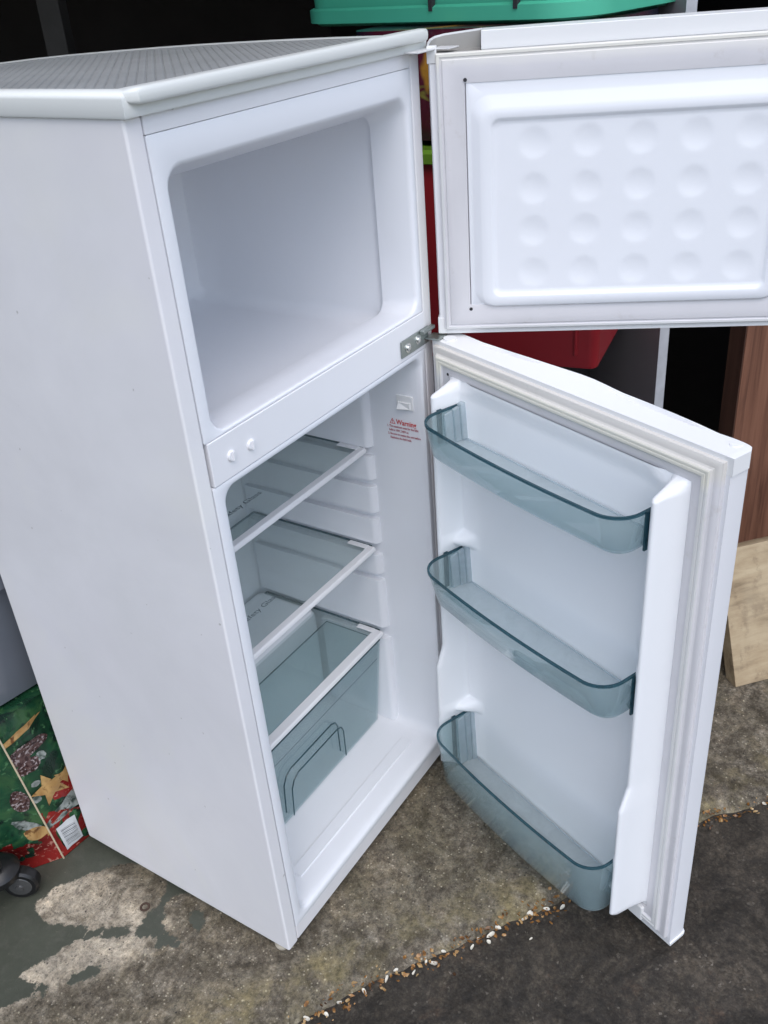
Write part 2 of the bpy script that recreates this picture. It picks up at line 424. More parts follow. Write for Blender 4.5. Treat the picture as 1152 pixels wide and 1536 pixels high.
# peeled areas of the floor paint (x, y on the floor)
PA = [(-0.146, 0.473), (-0.103, 0.466), (-0.053, 0.436), (-0.006, 0.4), (0.014, 0.371), (0.03, 0.31), (-0.005, 0.28), (-0.025, 0.272), (-0.066, 0.278), (-0.093, 0.263), (-0.088, 0.285), (-0.116, 0.324), (-0.132, 0.341), (-0.134, 0.366), (-0.161, 0.418), (-0.16, 0.455)]
PB = [(-0.027, 0.264), (0.004, 0.254), (0.03, 0.2), (0.03, 0.14), (-0.01, 0.12), (-0.06, 0.16), (-0.07, 0.171), (-0.067, 0.206), (-0.064, 0.232)]
PC = [(-0.255, 0.386), (-0.218, 0.37), (-0.155, 0.349), (-0.131, 0.302), (-0.109, 0.279), (-0.084, 0.227), (-0.097, 0.218), (-0.077, 0.184), (-0.05, 0.177), (0.03, 0.13), (1.5, -0.2), (1.5, -1.5), (-0.5, -0.3), (-0.8, 0.2), (-0.40, 0.42), (-0.309, 0.359), (-0.274, 0.343), (-0.241, 0.323)]
IS = [[(-0.218, 0.307), (-0.194, 0.298), (-0.17, 0.276), (-0.18, 0.265), (-0.21, 0.28), (-0.221, 0.294)],
      [(-0.028, 0.211), (-0.006, 0.206), (-0.009, 0.178), (-0.042, 0.173), (-0.035, 0.192)],
      [(-0.272, 0.341), (-0.24, 0.337), (-0.244, 0.319), (-0.257, 0.314)]]
def poly_sd(p, poly):
    """positive inside"""
    x, y = p; ins = False; best = 9.0; n = len(poly)
    for i in range(n):
        x1, y1 = poly[i]; x2, y2 = poly[(i+1) % n]
        if (y1 > y) != (y2 > y) and x < (x2-x1)*(y-y1)/(y2-y1)+x1: ins = not ins
        dx, dy = x2-x1, y2-y1; t = max(0, min(1, ((x-x1)*dx+(y-y1)*dy)/(dx*dx+dy*dy+1e-12)))
        best = min(best, math.hypot(x-x1-t*dx, y-y1-t*dy))
    return best if ins else -best
def paint_sd(x, y):
    if x > 0.6 or x < -0.6: return -0.2 if x > 0.6 else 0.2
    s = max(poly_sd((x, y), PA), poly_sd((x, y), PB), poly_sd((x, y), PC))
    s = -s
    for q in IS: s = max(s, poly_sd((x, y), q))
    return max(-0.2, min(0.2, s, 0.4-x))

def build_floor():
    es = [-4.0, -3.3, -2.5, -1.6, -1.0, -0.7] + [-0.55+0.0125*i for i in range(int(1.75/0.0125)+1)] + [1.4, 1.7, 2.2, 3.0, 4.0]
    ns = [0.0, 0.003, 0.008, 0.014] + [0.02+0.0125*i for i in range(int(0.75/0.0125)+1)] + [0.9, 1.1, 1.4, 2, 3, 4.5, 6.2]
    vs = []; sd = []; dp = []
    for e in es:
        n0 = edge_n(e)
        vs.append(en(e, n0-0.010, -0.05)); sd.append(-.2); dp.append(0)
        vs.append(en(e, n0-0.006, -0.014)); sd.append(-.2); dp.append(0)
        for n in ns:
            drop = -0.010*(1-sstep(0, 0.02, n)) 
            rgh = (0.0022*noise.noise((e*14, n*14, 0.5)) + 0.0012*noise.noise((e*45, n*45, 2)))*(1-sstep(0.3, 0.6, n))
            p = en(e, n+n0*max(0, 1-n/0.5), min(drop+rgh, 0.0))
            vs.append(p); sd.append(paint_sd(p.x, p.y))
            dd = 0.30*sstep(0.06, 0.30, n) + 0.42*sstep(0.10, 0.28, n)*sstep(0.06, -0.16, p.x)
            dp.append(dd)
    K = len(ns)+2; fs = []
    for i in range(len(es)-1):
        for j in range(K-1):
            fs.append((i*K+j, (i+1)*K+j, (i+1)*K+j+1, i*K+j+1))
    me = bpy.data.meshes.new('garage_floor'); me.from_pydata([tuple(v) for v in vs], [], fs)
    a = me.attributes.new('paint_sd', 'FLOAT', 'POINT'); a.data.foreach_set('value', sd)
    a = me.attributes.new('depth_in', 'FLOAT', 'POINT'); a.data.foreach_set('value', dp)
    me.materials.append(concrete_mat()); me.shade_smooth()
    o = bpy.data.objects.new('garage_floor', me); COL.objects.link(o)
    tag(o, 'worn concrete garage floor with patches of flaking green paint', 'floor', kind='structure')
    return o
garage_floor = build_floor()

def build_drive():
    es = [-60, -20, -6, -2.5, -1.2] + [-0.8+0.02*i for i in range(106)] + [1.5, 2.5, 6, 20, 60]
    ns = [-60, -20, -6, -2.5, -1.2, -0.8] + [-0.74+0.02*i for i in range(39)] + [0.06]
    vs = []; fs = []
    for e in es:
        for n in ns:
            near = abs(e) < 1.6 and n > -1
            vs.append(en(e, n, -0.014 + (0.0022*noise.noise((e*11, n*11, 4)) + 0.0012*noise.noise((e*37, n*37, 9)) if near else 0)))
    K = len(ns)
    for i in range(len(es)-1):
        for j in range(K-1): fs.append((i*K+j, (i+1)*K+j, (i+1)*K+j+1, i*K+j+1))
    o = mk('driveway', vs, fs, asphalt_mat(), smooth=60)
    tag(o, 'dark asphalt driveway outside the garage slab', 'driveway', kind='structure')
build_drive()

# ---- the garage itself: side walls, back wall, roof, lintel (dark inside, open front)
M['gwall'] = plain('shade_dark_garage_wall', (0.045, 0.038, 0.036), 0.9, var=0.5, scale=3)  # walls coloured near black to stand in for the unlit interior
M['render'] = plain('outer_render', (0.32, 0.30, 0.27), 0.9, var=0.15, scale=8, bmp=0.2)
gx0, gx1, gd, gh = -3.1, 2.35, 5.8, 2.30
def wallbox(name, a, b, c, d, z0, z1, mat, label):
    vs = [en(e, n, z) for e in (a, b) for n in (c, d) for z in (z0, z1)]
    o = mk(name, vs, [(0, 1, 3, 2), (4, 6, 7, 5), (0, 4, 5, 1), (2, 3, 7, 6), (0, 2, 6, 4), (1, 5, 7, 3)], mat, smooth=0)
    return tag(o, label, 'wall' if 'wall' in name else 'roof', kind='structure')
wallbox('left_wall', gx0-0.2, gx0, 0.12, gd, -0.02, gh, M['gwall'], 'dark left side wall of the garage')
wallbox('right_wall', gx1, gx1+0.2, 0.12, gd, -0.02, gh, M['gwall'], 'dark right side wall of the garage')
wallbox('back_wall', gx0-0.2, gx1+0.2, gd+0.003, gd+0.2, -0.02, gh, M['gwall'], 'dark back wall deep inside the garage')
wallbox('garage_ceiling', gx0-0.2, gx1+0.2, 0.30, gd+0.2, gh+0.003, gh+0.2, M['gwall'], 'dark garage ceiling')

# ================================================================== FRIDGE FREEZER
W, D, H = 0.55, 0.484, 1.284
fridge = empty('fridge_freezer', (0, 0, Z0))
tag(fridge, 'white two-door fridge freezer standing with both its doors open', 'fridge freezer')

def bx(name, x0, x1, y0, y1, z0, z1, mat, parent, bev=0.002, seg=3):
    return MB().box(x0, x1, y0, y1, z0, z1).build(name, mat, parent, 35, bev, seg)

# cabinet shell
bx('side_panel', 0, 0.0245, 0.0, D, 0.0, H, M['steel'], fridge, 0.0035)
bx('side_panel', 0.5258, W, 0.0, D, 0.0, H, M['steel'], fridge, 0.0035)
bx('back_panel', 0.025, 0.525, D-0.02, D-0.001, 0.0, H, M['steel'], fridge, 0.001)
bx('base_plate', 0.025, 0.525, 0.02, D-0.021, 0.002, 0.03, M['steel'], fridge, 0.001)
bx('plinth', 0.0252, 0.5252, 0.001, 0.019, 0.001, 0.0325, M['steel'], fridge, 0.002)
bx('top_trim', 0.0252, 0.5252, 0.0, 0.012, 1.2645, 1.2868, M['front'], fridge, 0.0008, 2)
for x, y in ((0.0165, 0.030), (0.5335, 0.030), (0.045, 0.43), (0.505, 0.43)):
    MB().lathe((x, y, -Z0), (0, 0, 1), [(0, 0), (0.012, 0), (0.0135, 0.006), (0.011, 0.010), (0.010, 0.0235), (0, 0.0235)], 16).build('foot', M['footm'], fridge)

def rings3(spec, n=7):
    return [[Vector((a, y, b)) for a, b in rrect(x0, x1, z0, z1, r, n)] for (y, x0, x1, z0, z1, r) in spec]
# freezer compartment: face, mouth, lip, cavity
fz = [(0.016, .0253, .5252, .9232, 1.2640, .002), (0.0005, .0253, .5252, .9232, 1.2640, .002), (0.0, .0263, .5242, .9242, 1.2630, .002),
      (0.0, .0395, .5165, .9262, 1.2340, .026), (0.0008, .0425, .5140, .9272, 1.2315, .025), (0.003, .0445, .5115, .9278, 1.2290, .024),
      (0.007, .0455, .5100, .9276, 1.2265, .023), (0.030, .0475, .5065, .9255, 1.2170, .021), (0.056, .0490, .5035, .9235, 1.2075, .019),
      (0.0585, .0490, .5035, .9225, 1.2075, .019), (0.061, .0455, .5070, .9140, 1.2110, .020), (0.064, .0440, .5090, .9020, 1.2130, .022),
      (0.072, .0430, .5095, .8990, 1.2135, .024), (0.38, .0450, .5085, .8985, 1.2120, .026), (0.425, .0470, .5065, .9010, 1.2100, .026),
      (0.438, .0550, .4990, .9090, 1.2020, .024), (0.441, .0650, .4890, .9190, 1.1920, .020)]
MB().loft(rings3(fz), cap1=True).build('freezer_liner', M['liner'], fridge, 40)
# fridge compartment
fr = [(0.016, .0253, .5252, .0330, .8632, .002), (0.0005, .0253, .5252, .0330, .8632, .002), (0.0, .0263, .5242, .0340, .8622, .002),
      (0.0, .0405, .5140, .0440, .8565, .022), (0.0015, .0430, .5125, .0470, .8540, .021), (0.005, .0445, .5110, .0492, .8520, .020),
      (0.012, .0450, .5100, .0500, .8500, .020), (0.10, .0450, .5090, .0500, .8490, .018), (0.39, .0450, .5090, .0500, .8480, .020),
      (0.412, .0475, .5065, .0520, .8450, .022), (0.42, .0560, .4990, .0600, .8380, .018)]
fl_o = MB().loft(rings3(fr), cap1=True).build('fridge_liner', M['liner'], fridge, 40)
# moulded shelf supports on both side walls
def support(z0, z1, y0, y1, side, name='shelf_support', parent=fl_o):
    x_w, x_i = ((0.5094, 0.4965) if side > 0 else (0.0446, 0.0575))
    pts = []
    for i in range(7):
        q = pi/2*i/6; r = 0.011; sx = 1 if side > 0 else -1
        pts.append((x_i + sx*(r-r*sin(q)) if True else 0, y0 + (r-r*cos(q)) if False else y0 + r*(1-cos(pi/2-q))))
    # plan outline: wall -> rounded front corner -> inner face -> back
    sx = 1 if side > 0 else -1; r = 0.0125
    out = [(x_w, y0)] + [(x_i + sx*r*(1-sin(pi/2*i/6)), y0 + r*(1-cos(pi/2*i/6))) for i in range(7)] + [(x_i, y1), (x_w, y1)]
    a = MB(); a.loft([[Vector((x, y, z0)) for x, y in out], [Vector((x, y, z1)) for x, y in out]], True, True)
    return a.build(name, M['liner'], parent, 50, 0.003, 3)
bands = [(0.676, 0.846), (0.612, 0.6585), (0.545, 0.598), (0.480, 0.531), (0.413, 0.455), (0.288, 0.398)]
for sd_ in (1, -1):
    for z0, z1 in bands: support(z0, z1, 0.104, 0.412, sd_)
    support(0.052, 0.262, 0.100, 0.26, sd_, 'drawer_guide')
# moulded step over the compressor
MB().box(0.058, 0.496, 0.265, 0.418, 0.051, 0.285).build('compressor_step', M['liner'], fl_o, 35, 0.02, 5)
# floor mouldings
bx('floor_moulding', 0.098, 0.466, 0.042, 0.066, 0.0500, 0.0522, M['liner'], fl_o, 0.0012)
for x in (0.12, 0.215, 0.315, 0.415): bx('floor_pad', x, x+0.034, 0.110, 0.145, 0.0500, 0.0508, M['liner'], fl_o, 0.0005, 1)
# small round sensor dots on the back of the liner are too fine to build; the lamp switch and warning print are not
sw = bx('light_switch', 0.5070, 0.5098, 0.018, 0.049, 0.757, 0.7825, M['cap'], fl_o, 0.0008)
a = MB(); a.add([(0.5072, 0.0215, 0.7595), (0.5072, 0.046, 0.7595), (0.5072, 0.046, 0.7715), (0.5072, 0.0215, 0.7715), (0.499, 0.040, 0.7600), (0.499, 0.0445, 0.7600), (0.5045, 0.0445, 0.7705), (0.5045, 0.0235, 0.7705), (0.5055, 0.0235, 0.7600)],
    [(0, 1, 5, 4, 8), (1, 2, 6, 5), (2, 3, 7, 6), (3, 0, 8, 7), (4, 5, 6, 7, 8), (0, 3, 2, 1)])
a.build('switch_rocker', M['cap'], sw, 20)

# control strip with two thermostat dials
cp = bx('control_panel', 0.0285, 0.5255, -0.0012, 0.010, 0.8642, 0.9225, M['front'], fridge, 0.0012)
for x, z in ((0.064, 0.892), (0.101, 0.890)):
    k = MB(); k.lathe((x, -0.0012, z), (0, -1, 0), [(0.0072, 0), (0.0072, 0.0018), (0.0060, 0.003), (0, 0.003)], 24)
    k.box(x-0.0014, x+0.0014, -0.0066, -0.0040, z-0.0062, z+0.0062)
    k.build('dial', M['front'], cp, 30, 0.0006, 2)

# lid
def lz(x): return 1.3075-0.012*x
lid_out = [(0.0, -0.004), (0.553, -0.004), (0.5545, 0.06), (0.552, 0.13), (0.543, 0.21), (0.525, 0.29), (0.502, 0.355), (0.470, 0.41), (0.430, 0.46), (0.385, 0.505), (0.335, 0.53), (0.27, 0.541), (0.0, 0.543)]
def lid_ring(e0, z, tilt=0.0):
    out = []
    for x, y in lid_out:
        d_ = Vector((x-0.27, y-0.25)); d_.normalize()
        kx = -1 if x < 0.001 else (d_.x if 0.06 < y else (1 if x > 0.5 else 0)); ky = (-1 if y < 0 else (1 if y > 0.54 or x < 0.28 else d_.y))
        out.append(Vector((x+e0*kx, y+e0*ky*(1 if y > 0.05 or y < 0 else 0), z+tilt*x)))
    return out
lid = MB()
lid.loft([lid_ring(0.0005, 1.2830), lid_ring(0.0035, 1.2838), lid_ring(0.0045, 1.2865), lid_ring(0.0045, 1.3010, -0.009), lid_ring(0.003, 1.3055, -0.010), lid_ring(-0.001, 1.3085, -0.011), lid_ring(-0.006, 1.3092, -0.011), lid_ring(-0.015, 1.3080, -0.012)], True, False)
lid_o = lid.build('lid', M['lidw'], fridge, 50)
# front bullnose of the lid
bn = MB(); rings = []
nb = 60
for i in range(nb+1):
    x = 0.0000 + (0.5550)*i/nb
    ex = min(x, 0.555-x); k = math.sqrt(max(0.0, 1-max(0.0, 1-ex/0.014)**2))
    zc, hh, yy = 1.3025, 0.0078*(0.6+0.4*k), -0.019*(0.35+0.65*k)
    ring = [Vector((x, 0.010, zc-hh)), Vector((x, yy+0.012, zc-hh))]
    for j in range(9):
        q = -pi/2 + pi*j/8
        sq = sin(q); ring.append(Vector((x, yy+0.006-0.0065*max(0.0, cos(q))**0.55, zc+hh*(abs(sq)**0.8)*(1 if sq > 0 else -1))))
    ring += [Vector((x, yy+0.014, zc+hh*1.0)), Vector((x, 0.010, zc+hh-0.0015))]
    rings.append(ring)
bn.loft(rings, True, True); bn.build('lid_front_edge', M['lidw'], lid_o, 45)
bx('lid_under_trim', 0.002, 0.548, -0.0028, 0.006, 1.2872, 1.2950, M['lidw'], lid_o, 0.0008, 2)
bx('lid_under_step', 0.066, 0.470, -0.0034, 0.0, 1.2818, 1.2871, M['lidw'], lid_o, 0.0006, 2)
# diagonal ribs on the lid panel
def ribbed():
    bm = bmesh.new(); pitch_ = 0.0102; L = 1.2
    prof = [(0, -0.0014), (0.0016, 0.0), (0.0060, 0.0005), (0.0086, 0.0), (pitch_, -0.0014)]
    d = Vector((1, 1, 0)).normalized(); q = Vector((1, -1, 0)).normalized()
    for k in range(-50, 50):
        row = []
        for px, pz in prof:
            o_ = q*(k*pitch_+px) + Vector((0.277, 0.24, pz))
            row.append((bm.verts.new(o_-d*L), bm.verts.new(o_+d*L)))
        for a_, b_ in zip(row, row[1:]): bm.faces.new((a_[0], a_[1], b_[1], b_[0]))
    inset = lid_ring(-0.020, 0.0)
    for a_, b_ in zip(inset, inset[1:]+inset[:1]):
        t_ = b_-a_; no = Vector((t_.y, -t_.x, 0))
        bmesh.ops.bisect_plane(bm, geom=bm.verts[:]+bm.edges[:]+bm.faces[:], plane_co=(a_.x, a_.y, 0), plane_no=no, clear_outer=True)
    for v in bm.verts: v.co.z += lz(v.co.x)-0.0006
    bmesh.ops.recalc_face_normals(bm, faces=bm.faces)
    me = bpy.data.meshes.new('ribbed_panel'); bm.to_mesh(me); bm.free()
    for p in me.polygons:
        if p.normal.z < 0: p.flip()
    me.materials.append(M['ribbed'])
    o = bpy.data.objects.new('ribbed_panel', me); COL.objects.link(o); o.parent = lid_o
ribbed()
pb = MB(); pb.loft([[Vector((v.x, v.y, lz(v.x)-0.0001)) for v in lid_ring(-0.0145, 0)], [Vector((v.x, v.y, lz(v.x)-0.0022)) for v in lid_ring(-0.018, 0)], [Vector((v.x, v.y, lz(v.x)-0.0024)) for v in lid_ring(-0.024, 0)]])
pb.build('panel_border', M['ribbed'], lid_o)

# hinges
hg = MB()
hg.box(0.452, 0.532, -0.0042, -0.0016, 0.8715, 0.8985)
hg.box(0.520, 0.547, -0.030, -0.0042, 0.8795, 0.8825)
hg.box(0.505, 0.540, -0.012, -0.0042, 0.8925, 0.8985)
hgo = hg.build('middle_hinge', M['zinc'], fridge, 35, 0.0015, 2)
for x, z in ((0.470, 0.8835), (0.500, 0.886)):
    s_ = MB().lathe((x, -0.0042, z), (0, -1, 0), [(0.0075, 0), (0.0075, 0.001), (0.0045, 0.0012), (0.0045, 0.0032), (0.003, 0.0040), (0, 0.0040)], 16)
    s_.build('screw', M['screw'], hgo, 30)
th = MB(); th.box(0.500, 0.552, -0.030, -0.003, 1.2836, 1.2860); th.box(0.545, 0.575, -0.050, -0.020, 1.2838, 1.2858)
th.build('top_hinge', M['whinge'], fridge, 35, 0.001, 2)

# ---- shelves
def shelf(z, tall=0.011, depth=0.013, name='glass_shelf', text=None, y_back=0.40):
    g = bx(name, 0.053, 0.4985, 0.120, y_back, z+0.001, z+0.005, M['glass'], fridge, 0.0005, 1)
    rl = MB(); prof = [(0.1120, z-0.0035), (0.1095, z-0.001), (0.1100, z+0.0035), (0.1125, z+0.0066), (0.1115+depth, z+0.0064), (0.1115+depth, z-0.0035)]
    rl.loft([[Vector((x, y, zz)) for y, zz in prof] for x in (0.0585, 0.4955)], True, True)
    for s0, s1 in ((0.4835, 0.4957), (0.0583, 0.0705)):
        rl.box(s0, s1, 0.1115+depth-0.001, 0.165, z+0.0053, z+0.0072)
    rl.build('shelf_rail', M['rail'], g, 35, 0.001, 2)
    e = MB(); e.box(0.4987, 0.4996, 0.12, y_back, z+0.0008, z+0.0052); e.box(0.053, 0.4985, y_back+0.0002, y_back+0.0012, z+0.0008, z+0.0052)
    e.build('glass_edge', M['tealrim'], g)
    if text:
        text_mesh('print', text, 0.0145, Matrix.Translation((0.206, 0.178, z+0.0054)), M['greyink'], g, squeeze=1.30)
    return g
shelf(0.6700, text='Safety Glass')
shelf(0.4680, text='Safety Glass')
shelf(0.2740, depth=0.018, name='drawer_cover', y_back=0.40)

# salad drawer
def drawer():
    a = MB(); t = 0.0022; x0, x1 = 0.061, 0.4935
    def wall(p, q, z0, z1, z0b=None):
        pass
    # outer tapered shell: front, right, back, left walls plus base, all with thickness
    def ring(ins, z, yf, yb): return [Vector((x0+ins, yf, z)), Vector((x1-ins, yf, z)), Vector((x1-ins, yb, z)), Vector((x0+ins, yb, z))]
    a.loft([ring(0.012, 0.055, 0.134, 0.222), ring(0.0, 0.258, 0.119, 0.246), ring(t, 0.258, 0.119+t, 0.246-t), ring(0.012+t, 0.055+t, 0.134+t, 0.222-t)], True, True)
    o = a.build('salad_drawer', M['drawer'], fridge, 20)
    r = MB(); r.tube([(x0, 0.119, 0.2585), (x1, 0.119, 0.2585), (x1, 0.246, 0.2585), (x0, 0.246, 0.2585), (x0, 0.119, 0.2585)], 0.0012, 6)
    r.box(x0+0.004, x1-0.004, 0.1255, 0.1262, 0.2120, 0.2130)
    r.build('drawer_rim', M['tealrim'], o)
    def yf(z): return 0.134 + (0.119-0.134)*(z-0.055)/0.203
    arch = [(0.178, 0.082), (0.1785, 0.150), (0.186, 0.168), (0.200, 0.176), (0.325, 0.176), (0.337, 0.170), (0.343, 0.156), (0.349, 0.084)]
    h = MB(); h.tube([(x, yf(z)-0.0006, z) for x, z in arch], 0.0012, 6)
    h.tube([(x*0.965+0.0095, yf(z)-0.016, z*0.985) for x, z in arch], 0.0012, 6)
    h.build('handle_edge', M['tealrim'], o)
    g = MB(); g.loft([[Vector((x, yf(z)-0.0006, z)) for x, z in arch], [Vector((x*0.965+0.0095, yf(z)-0.016, z*0.985)) for x, z in arch]], closed=False)
    g.build('handle', M['drawer'], o)
drawer()

# ---- warning print on the right wall of the fridge compartment
def wall_mtx(y, z): # text runs from the back of the wall towards the front
    return Matrix(((0, 0, -1, 0.50885), (-1, 0, 0, y), (0, 1, 0, z), (0, 0, 0, 1)))
wp = text_mesh('warning_print', 'Warning', 0.0125, wall_mtx(0.0535, 0.7275), M['redink'], fl_o, True, squeeze=0.88)
lines = [('1. The maximum watt for the light', 0.0720, 0.7205), ('bulb is 10W, 240V ac.', 0.0685, 0.7135), ('2. Be sure to unplug the unit before', 0.0710, 0.7065), ('Replacing the light bulb.', 0.0670, 0.6995)]
for tx, y, z in lines: text_mesh('warning_line', tx, 0.0056, wall_mtx(y, z), M['darkredink'], wp, True, squeeze=0.78)
tri = MB(); q_ = [(0.0665, 0.7270), (0.0550, 0.7270), (0.06075, 0.7375)]; cx = sum(p[0] for p in q_)/3; cz = sum(p[1] for p in q_)/3
inn = [(cx+(y-cx)*0.72, cz+(z-cz)*0.72) for y, z in q_]
tri.add([(0.50883, y, z) for y, z in q_]+[(0.50883, y, z) for y, z in inn], [(0, 1, 4, 3), (1, 2, 5, 4), (2, 0, 3, 5)])
tri.build('warning_triangle', M['redink'], wp, 0)
text_mesh('warning_mark', '!', 0.0075, wall_mtx(0.0617, 0.7285), M['redink'], wp, True)

# ================================================================== DOORS (local x: from the hinge, local -y: towards the inside)
def P3(s, off, z): return Vector((s, -off, z))
def gasket(parent, s0, s1, z0, z1, kind=2):
    if kind == 2:
        prof = [(0.0, 0.000), (0.0005, 0.0055), (0.003, 0.0070), (0.010, 0.0078), (0.0122, 0.0092), (0.0132, 0.0118), (0.0150, 0.0128), (0.0175, 0.0127), (0.0188, 0.0116), (0.0202, 0.0126), (0.0235, 0.0124), (0.0250, 0.0110), (0.0264, 0.0092), (0.031, 0.0092), (0.037, 0.0078), (0.0400, 0.0070), (0.0412, 0.0000)]
        bead = (5, 10)
    else:
        prof = [(0.0, 0.000), (0.0004, 0.0060), (0.0018, 0.0072), (0.0050, 0.0074), (0.0062, 0.0062), (0.0080, 0.0062), (0.0094, 0.0078), (0.0120, 0.0086), (0.0200, 0.0092), (0.0290, 0.0084), (0.0350, 0.0074), (0.0385, 0.0068), (0.0395, 0.0000)]
        bead = (1, 2)
    a = MB(); rings = []
    for t, off in prof:
        rings.append([P3(s0+t, off, z0+t), P3(s1-t, off, z0+t), P3(s1-t, off, z1-t), P3(s0+t, off, z1-t)])
    fm = []
    a.loft(rings)
    nf = len(a.f)
    for k in range(len(prof)-1):
        for i in range(4): fm.append(1 if bead[0] <= k <= bead[1] else 0)
    return mk('gasket', a.v, a.f, [M['gasket%d' % kind], M['gasketc%d' % kind]], parent, 25, fm)

# ---- freezer door
th1 = 2.01461; zb1, zt1 = 0.8842, 1.2785; L1 = 0.5555
fd = MB()
outl = [(0.002, 0.0), (L1-0.002, 0.0), (L1, -0.004), (L1, -0.022), (L1-0.004, -0.032), (L1-0.03, -0.039)] + \
       [(L1-0.03-(L1-0.06)*i/10, -0.039-0.010*sin(pi*i/10)) for i in range(1, 10)] + [(0.03, -0.039), (0.004, -0.032), (0.0, -0.022), (0.0, -0.004)]
fd.loft([[P3(s, o_, z) for s, o_ in outl] for z in (zb1+0.008, zt1-0.012)], True, True)
fdo = fd.build('freezer_door', M['front'], fridge, 35)
fdo.location = (W-0.010565, -0.020176, 0); fdo.rotation_euler = (0, 0, th1+pi)
def grow(o, d): # outline pushed outwards a little
    return [(s+(d if s > L1/2 else -d)*(1 if abs(s-L1/2) > 0.24 else 0), q + (d*0.3 if q > -0.01 else -d)) for s, q in o]
cap = MB(); cap.loft([[P3(s, q, z) for s, q in grow(outl, 0.0012)] for z in (zb1, zb1+0.0078)], True, True)
cap.build('bottom_trim', M['cap'], fdo, 35, 0.001, 2)
# top cap with the open hinge pocket at the hinge end
cap = MB()
o_main = [p for p in grow(outl, 0.0012) if p[0] > 0.25]
main = [(0.0715, -0.0035)] + [(L1-0.002, -0.0035), (L1+0.001, -0.006), (L1+0.001, -0.022), (L1-0.004, -0.033), (L1-0.03, -0.0405)] + [(L1-0.03-(L1-0.06)*i/10, -0.0405-0.010*sin(pi*i/10)) for i in range(1, 10)] + [(0.0715, -0.0425)]
cap.loft([[P3(s, q, z) for s, q in main] for z in (zt1+0.0008, zt1+0.0250)], True, True)
cap.build('top_cap', M['cap'], fdo, 35, 0.0015, 2)
pk = MB(); 
pk.loft([[P3(s, q, z) for s, q in ((-0.001, -0.002), (0.0712, -0.002), (0.0712, -0.041), (0.02, -0.039), (0.002, -0.030), (-0.001, -0.02))] for z in (zt1-0.0118, zt1+0.0012)], True, True)
pk.build('hinge_pocket_base', M['pocket'], fdo, 35)
rimp = [(-0.0012, -0.003), (-0.0012, -0.020), (0.001, -0.029), (0.007, -0.0355), (0.020, -0.0405), (0.0712, -0.0425)]
rm = MB(); th_ = 0.0022
inner = [(s+th_*(1 if i < 3 else 0.6), q+(0 if i < 2 else th_)) for i, (s, q) in enumerate(rimp)]
def rimz(i): return zt1 + [0.010, 0.0135, 0.017, 0.0195, 0.0215, 0.0250][i]
vs = []; fs = []
for i in range(len(rimp)):
    for (s, q) in (rimp[i], inner[i]):
        vs += [P3(s, q, zt1-0.010), P3(s, q, rimz(i))]
for i in range(len(rimp)-1):
    b0, b1 = 4*i, 4*(i+1)
    fs += [(b0, b1, b1+1, b0+1), (b0+2, b0+3, b1+3, b1+2), (b0+1, b1+1, b1+3, b0+3), (b0, b0+2, b1+2, b1)]
fs += [(0, 1, 3, 2), (4*(len(rimp)-1), 4*(len(rimp)-1)+2, 4*(len(rimp)-1)+3, 4*(len(rimp)-1)+1)]
rm.add(vs, fs); rm.build('hinge_pocket_rim', M['cap'], fdo, 30)
pw = MB(); pw.loft([[P3(s+0.0005*(1 if i < 3 else 0.5), q+(0 if i < 2 else 0.0006), zt1+0.001) for i, (s, q) in enumerate(inner)], [P3(s+0.0005*(1 if i < 3 else 0.5), q+(0 if i < 2 else 0.0006), rimz(i)-0.0022) for i, (s, q) in enumerate(inner)]], closed=False)
pw.add([P3(0.0709, -0.041, zt1+0.001), P3(0.0709, -0.004, zt1+0.001), P3(0.0709, -0.004, zt1+0.0235), P3(0.0709, -0.041, zt1+0.0235)], [(0, 1, 2, 3)])
pw.build('hinge_pocket_wall', M['pocket'], fdo, 30)
corner = MB().box(-0.0015, 0.012, 0.0, 0.012, zt1-0.0115, zt1+0.0105); corner.build('corner_clip', M['cap'], fdo, 35, 0.0012, 2)
corner = MB().box(-0.0018, 0.0085, -0.0010, 0.018, zb1+0.0005, zb1+0.026); corner.build('corner_clip', M['cap'], fdo, 35, 0.0012, 2)
gasket(fdo, 0.0105, 0.5450, 0.8925, 1.2800, 1)
def rr2(spec, n=7): return [[P3(a, off, b) for a, b in rrect(s0, s1, z0, z1, r, n)] for (off, s0, s1, z0, z1, r) in spec]
lin = MB().loft(rr2([(0.000, .0505, .5050, .9268, 1.2447, .001), (0.0050, .0505, .5050, .9268, 1.2447, .001), (0.0058, .0513, .5042, .9276, 1.2439, .001), (0.0058, .0560, .4995, .9290, 1.2260, .026),
      (0.0066, .0580, .4975, .9292, 1.2235, .025), (0.0112, .0665, .4890, .9300, 1.2095, .021), (0.0124, .0700, .4855, .9315, 1.2065, .019), (0.0126, .0825, .4730, .9440, 1.1965, .013),
      (0.0121, .0840, .4715, .9458, 1.1948, .012), (0.0093, .0865, .4690, .9490, 1.1915, .010), (0.0086, .0880, .4675, .9505, 1.1900, .009), (0.0083, .0920, .4635, .9545, 1.1860, .008)]))
lin_o = lin.build('door_liner', M['liner'], fdo, 42)
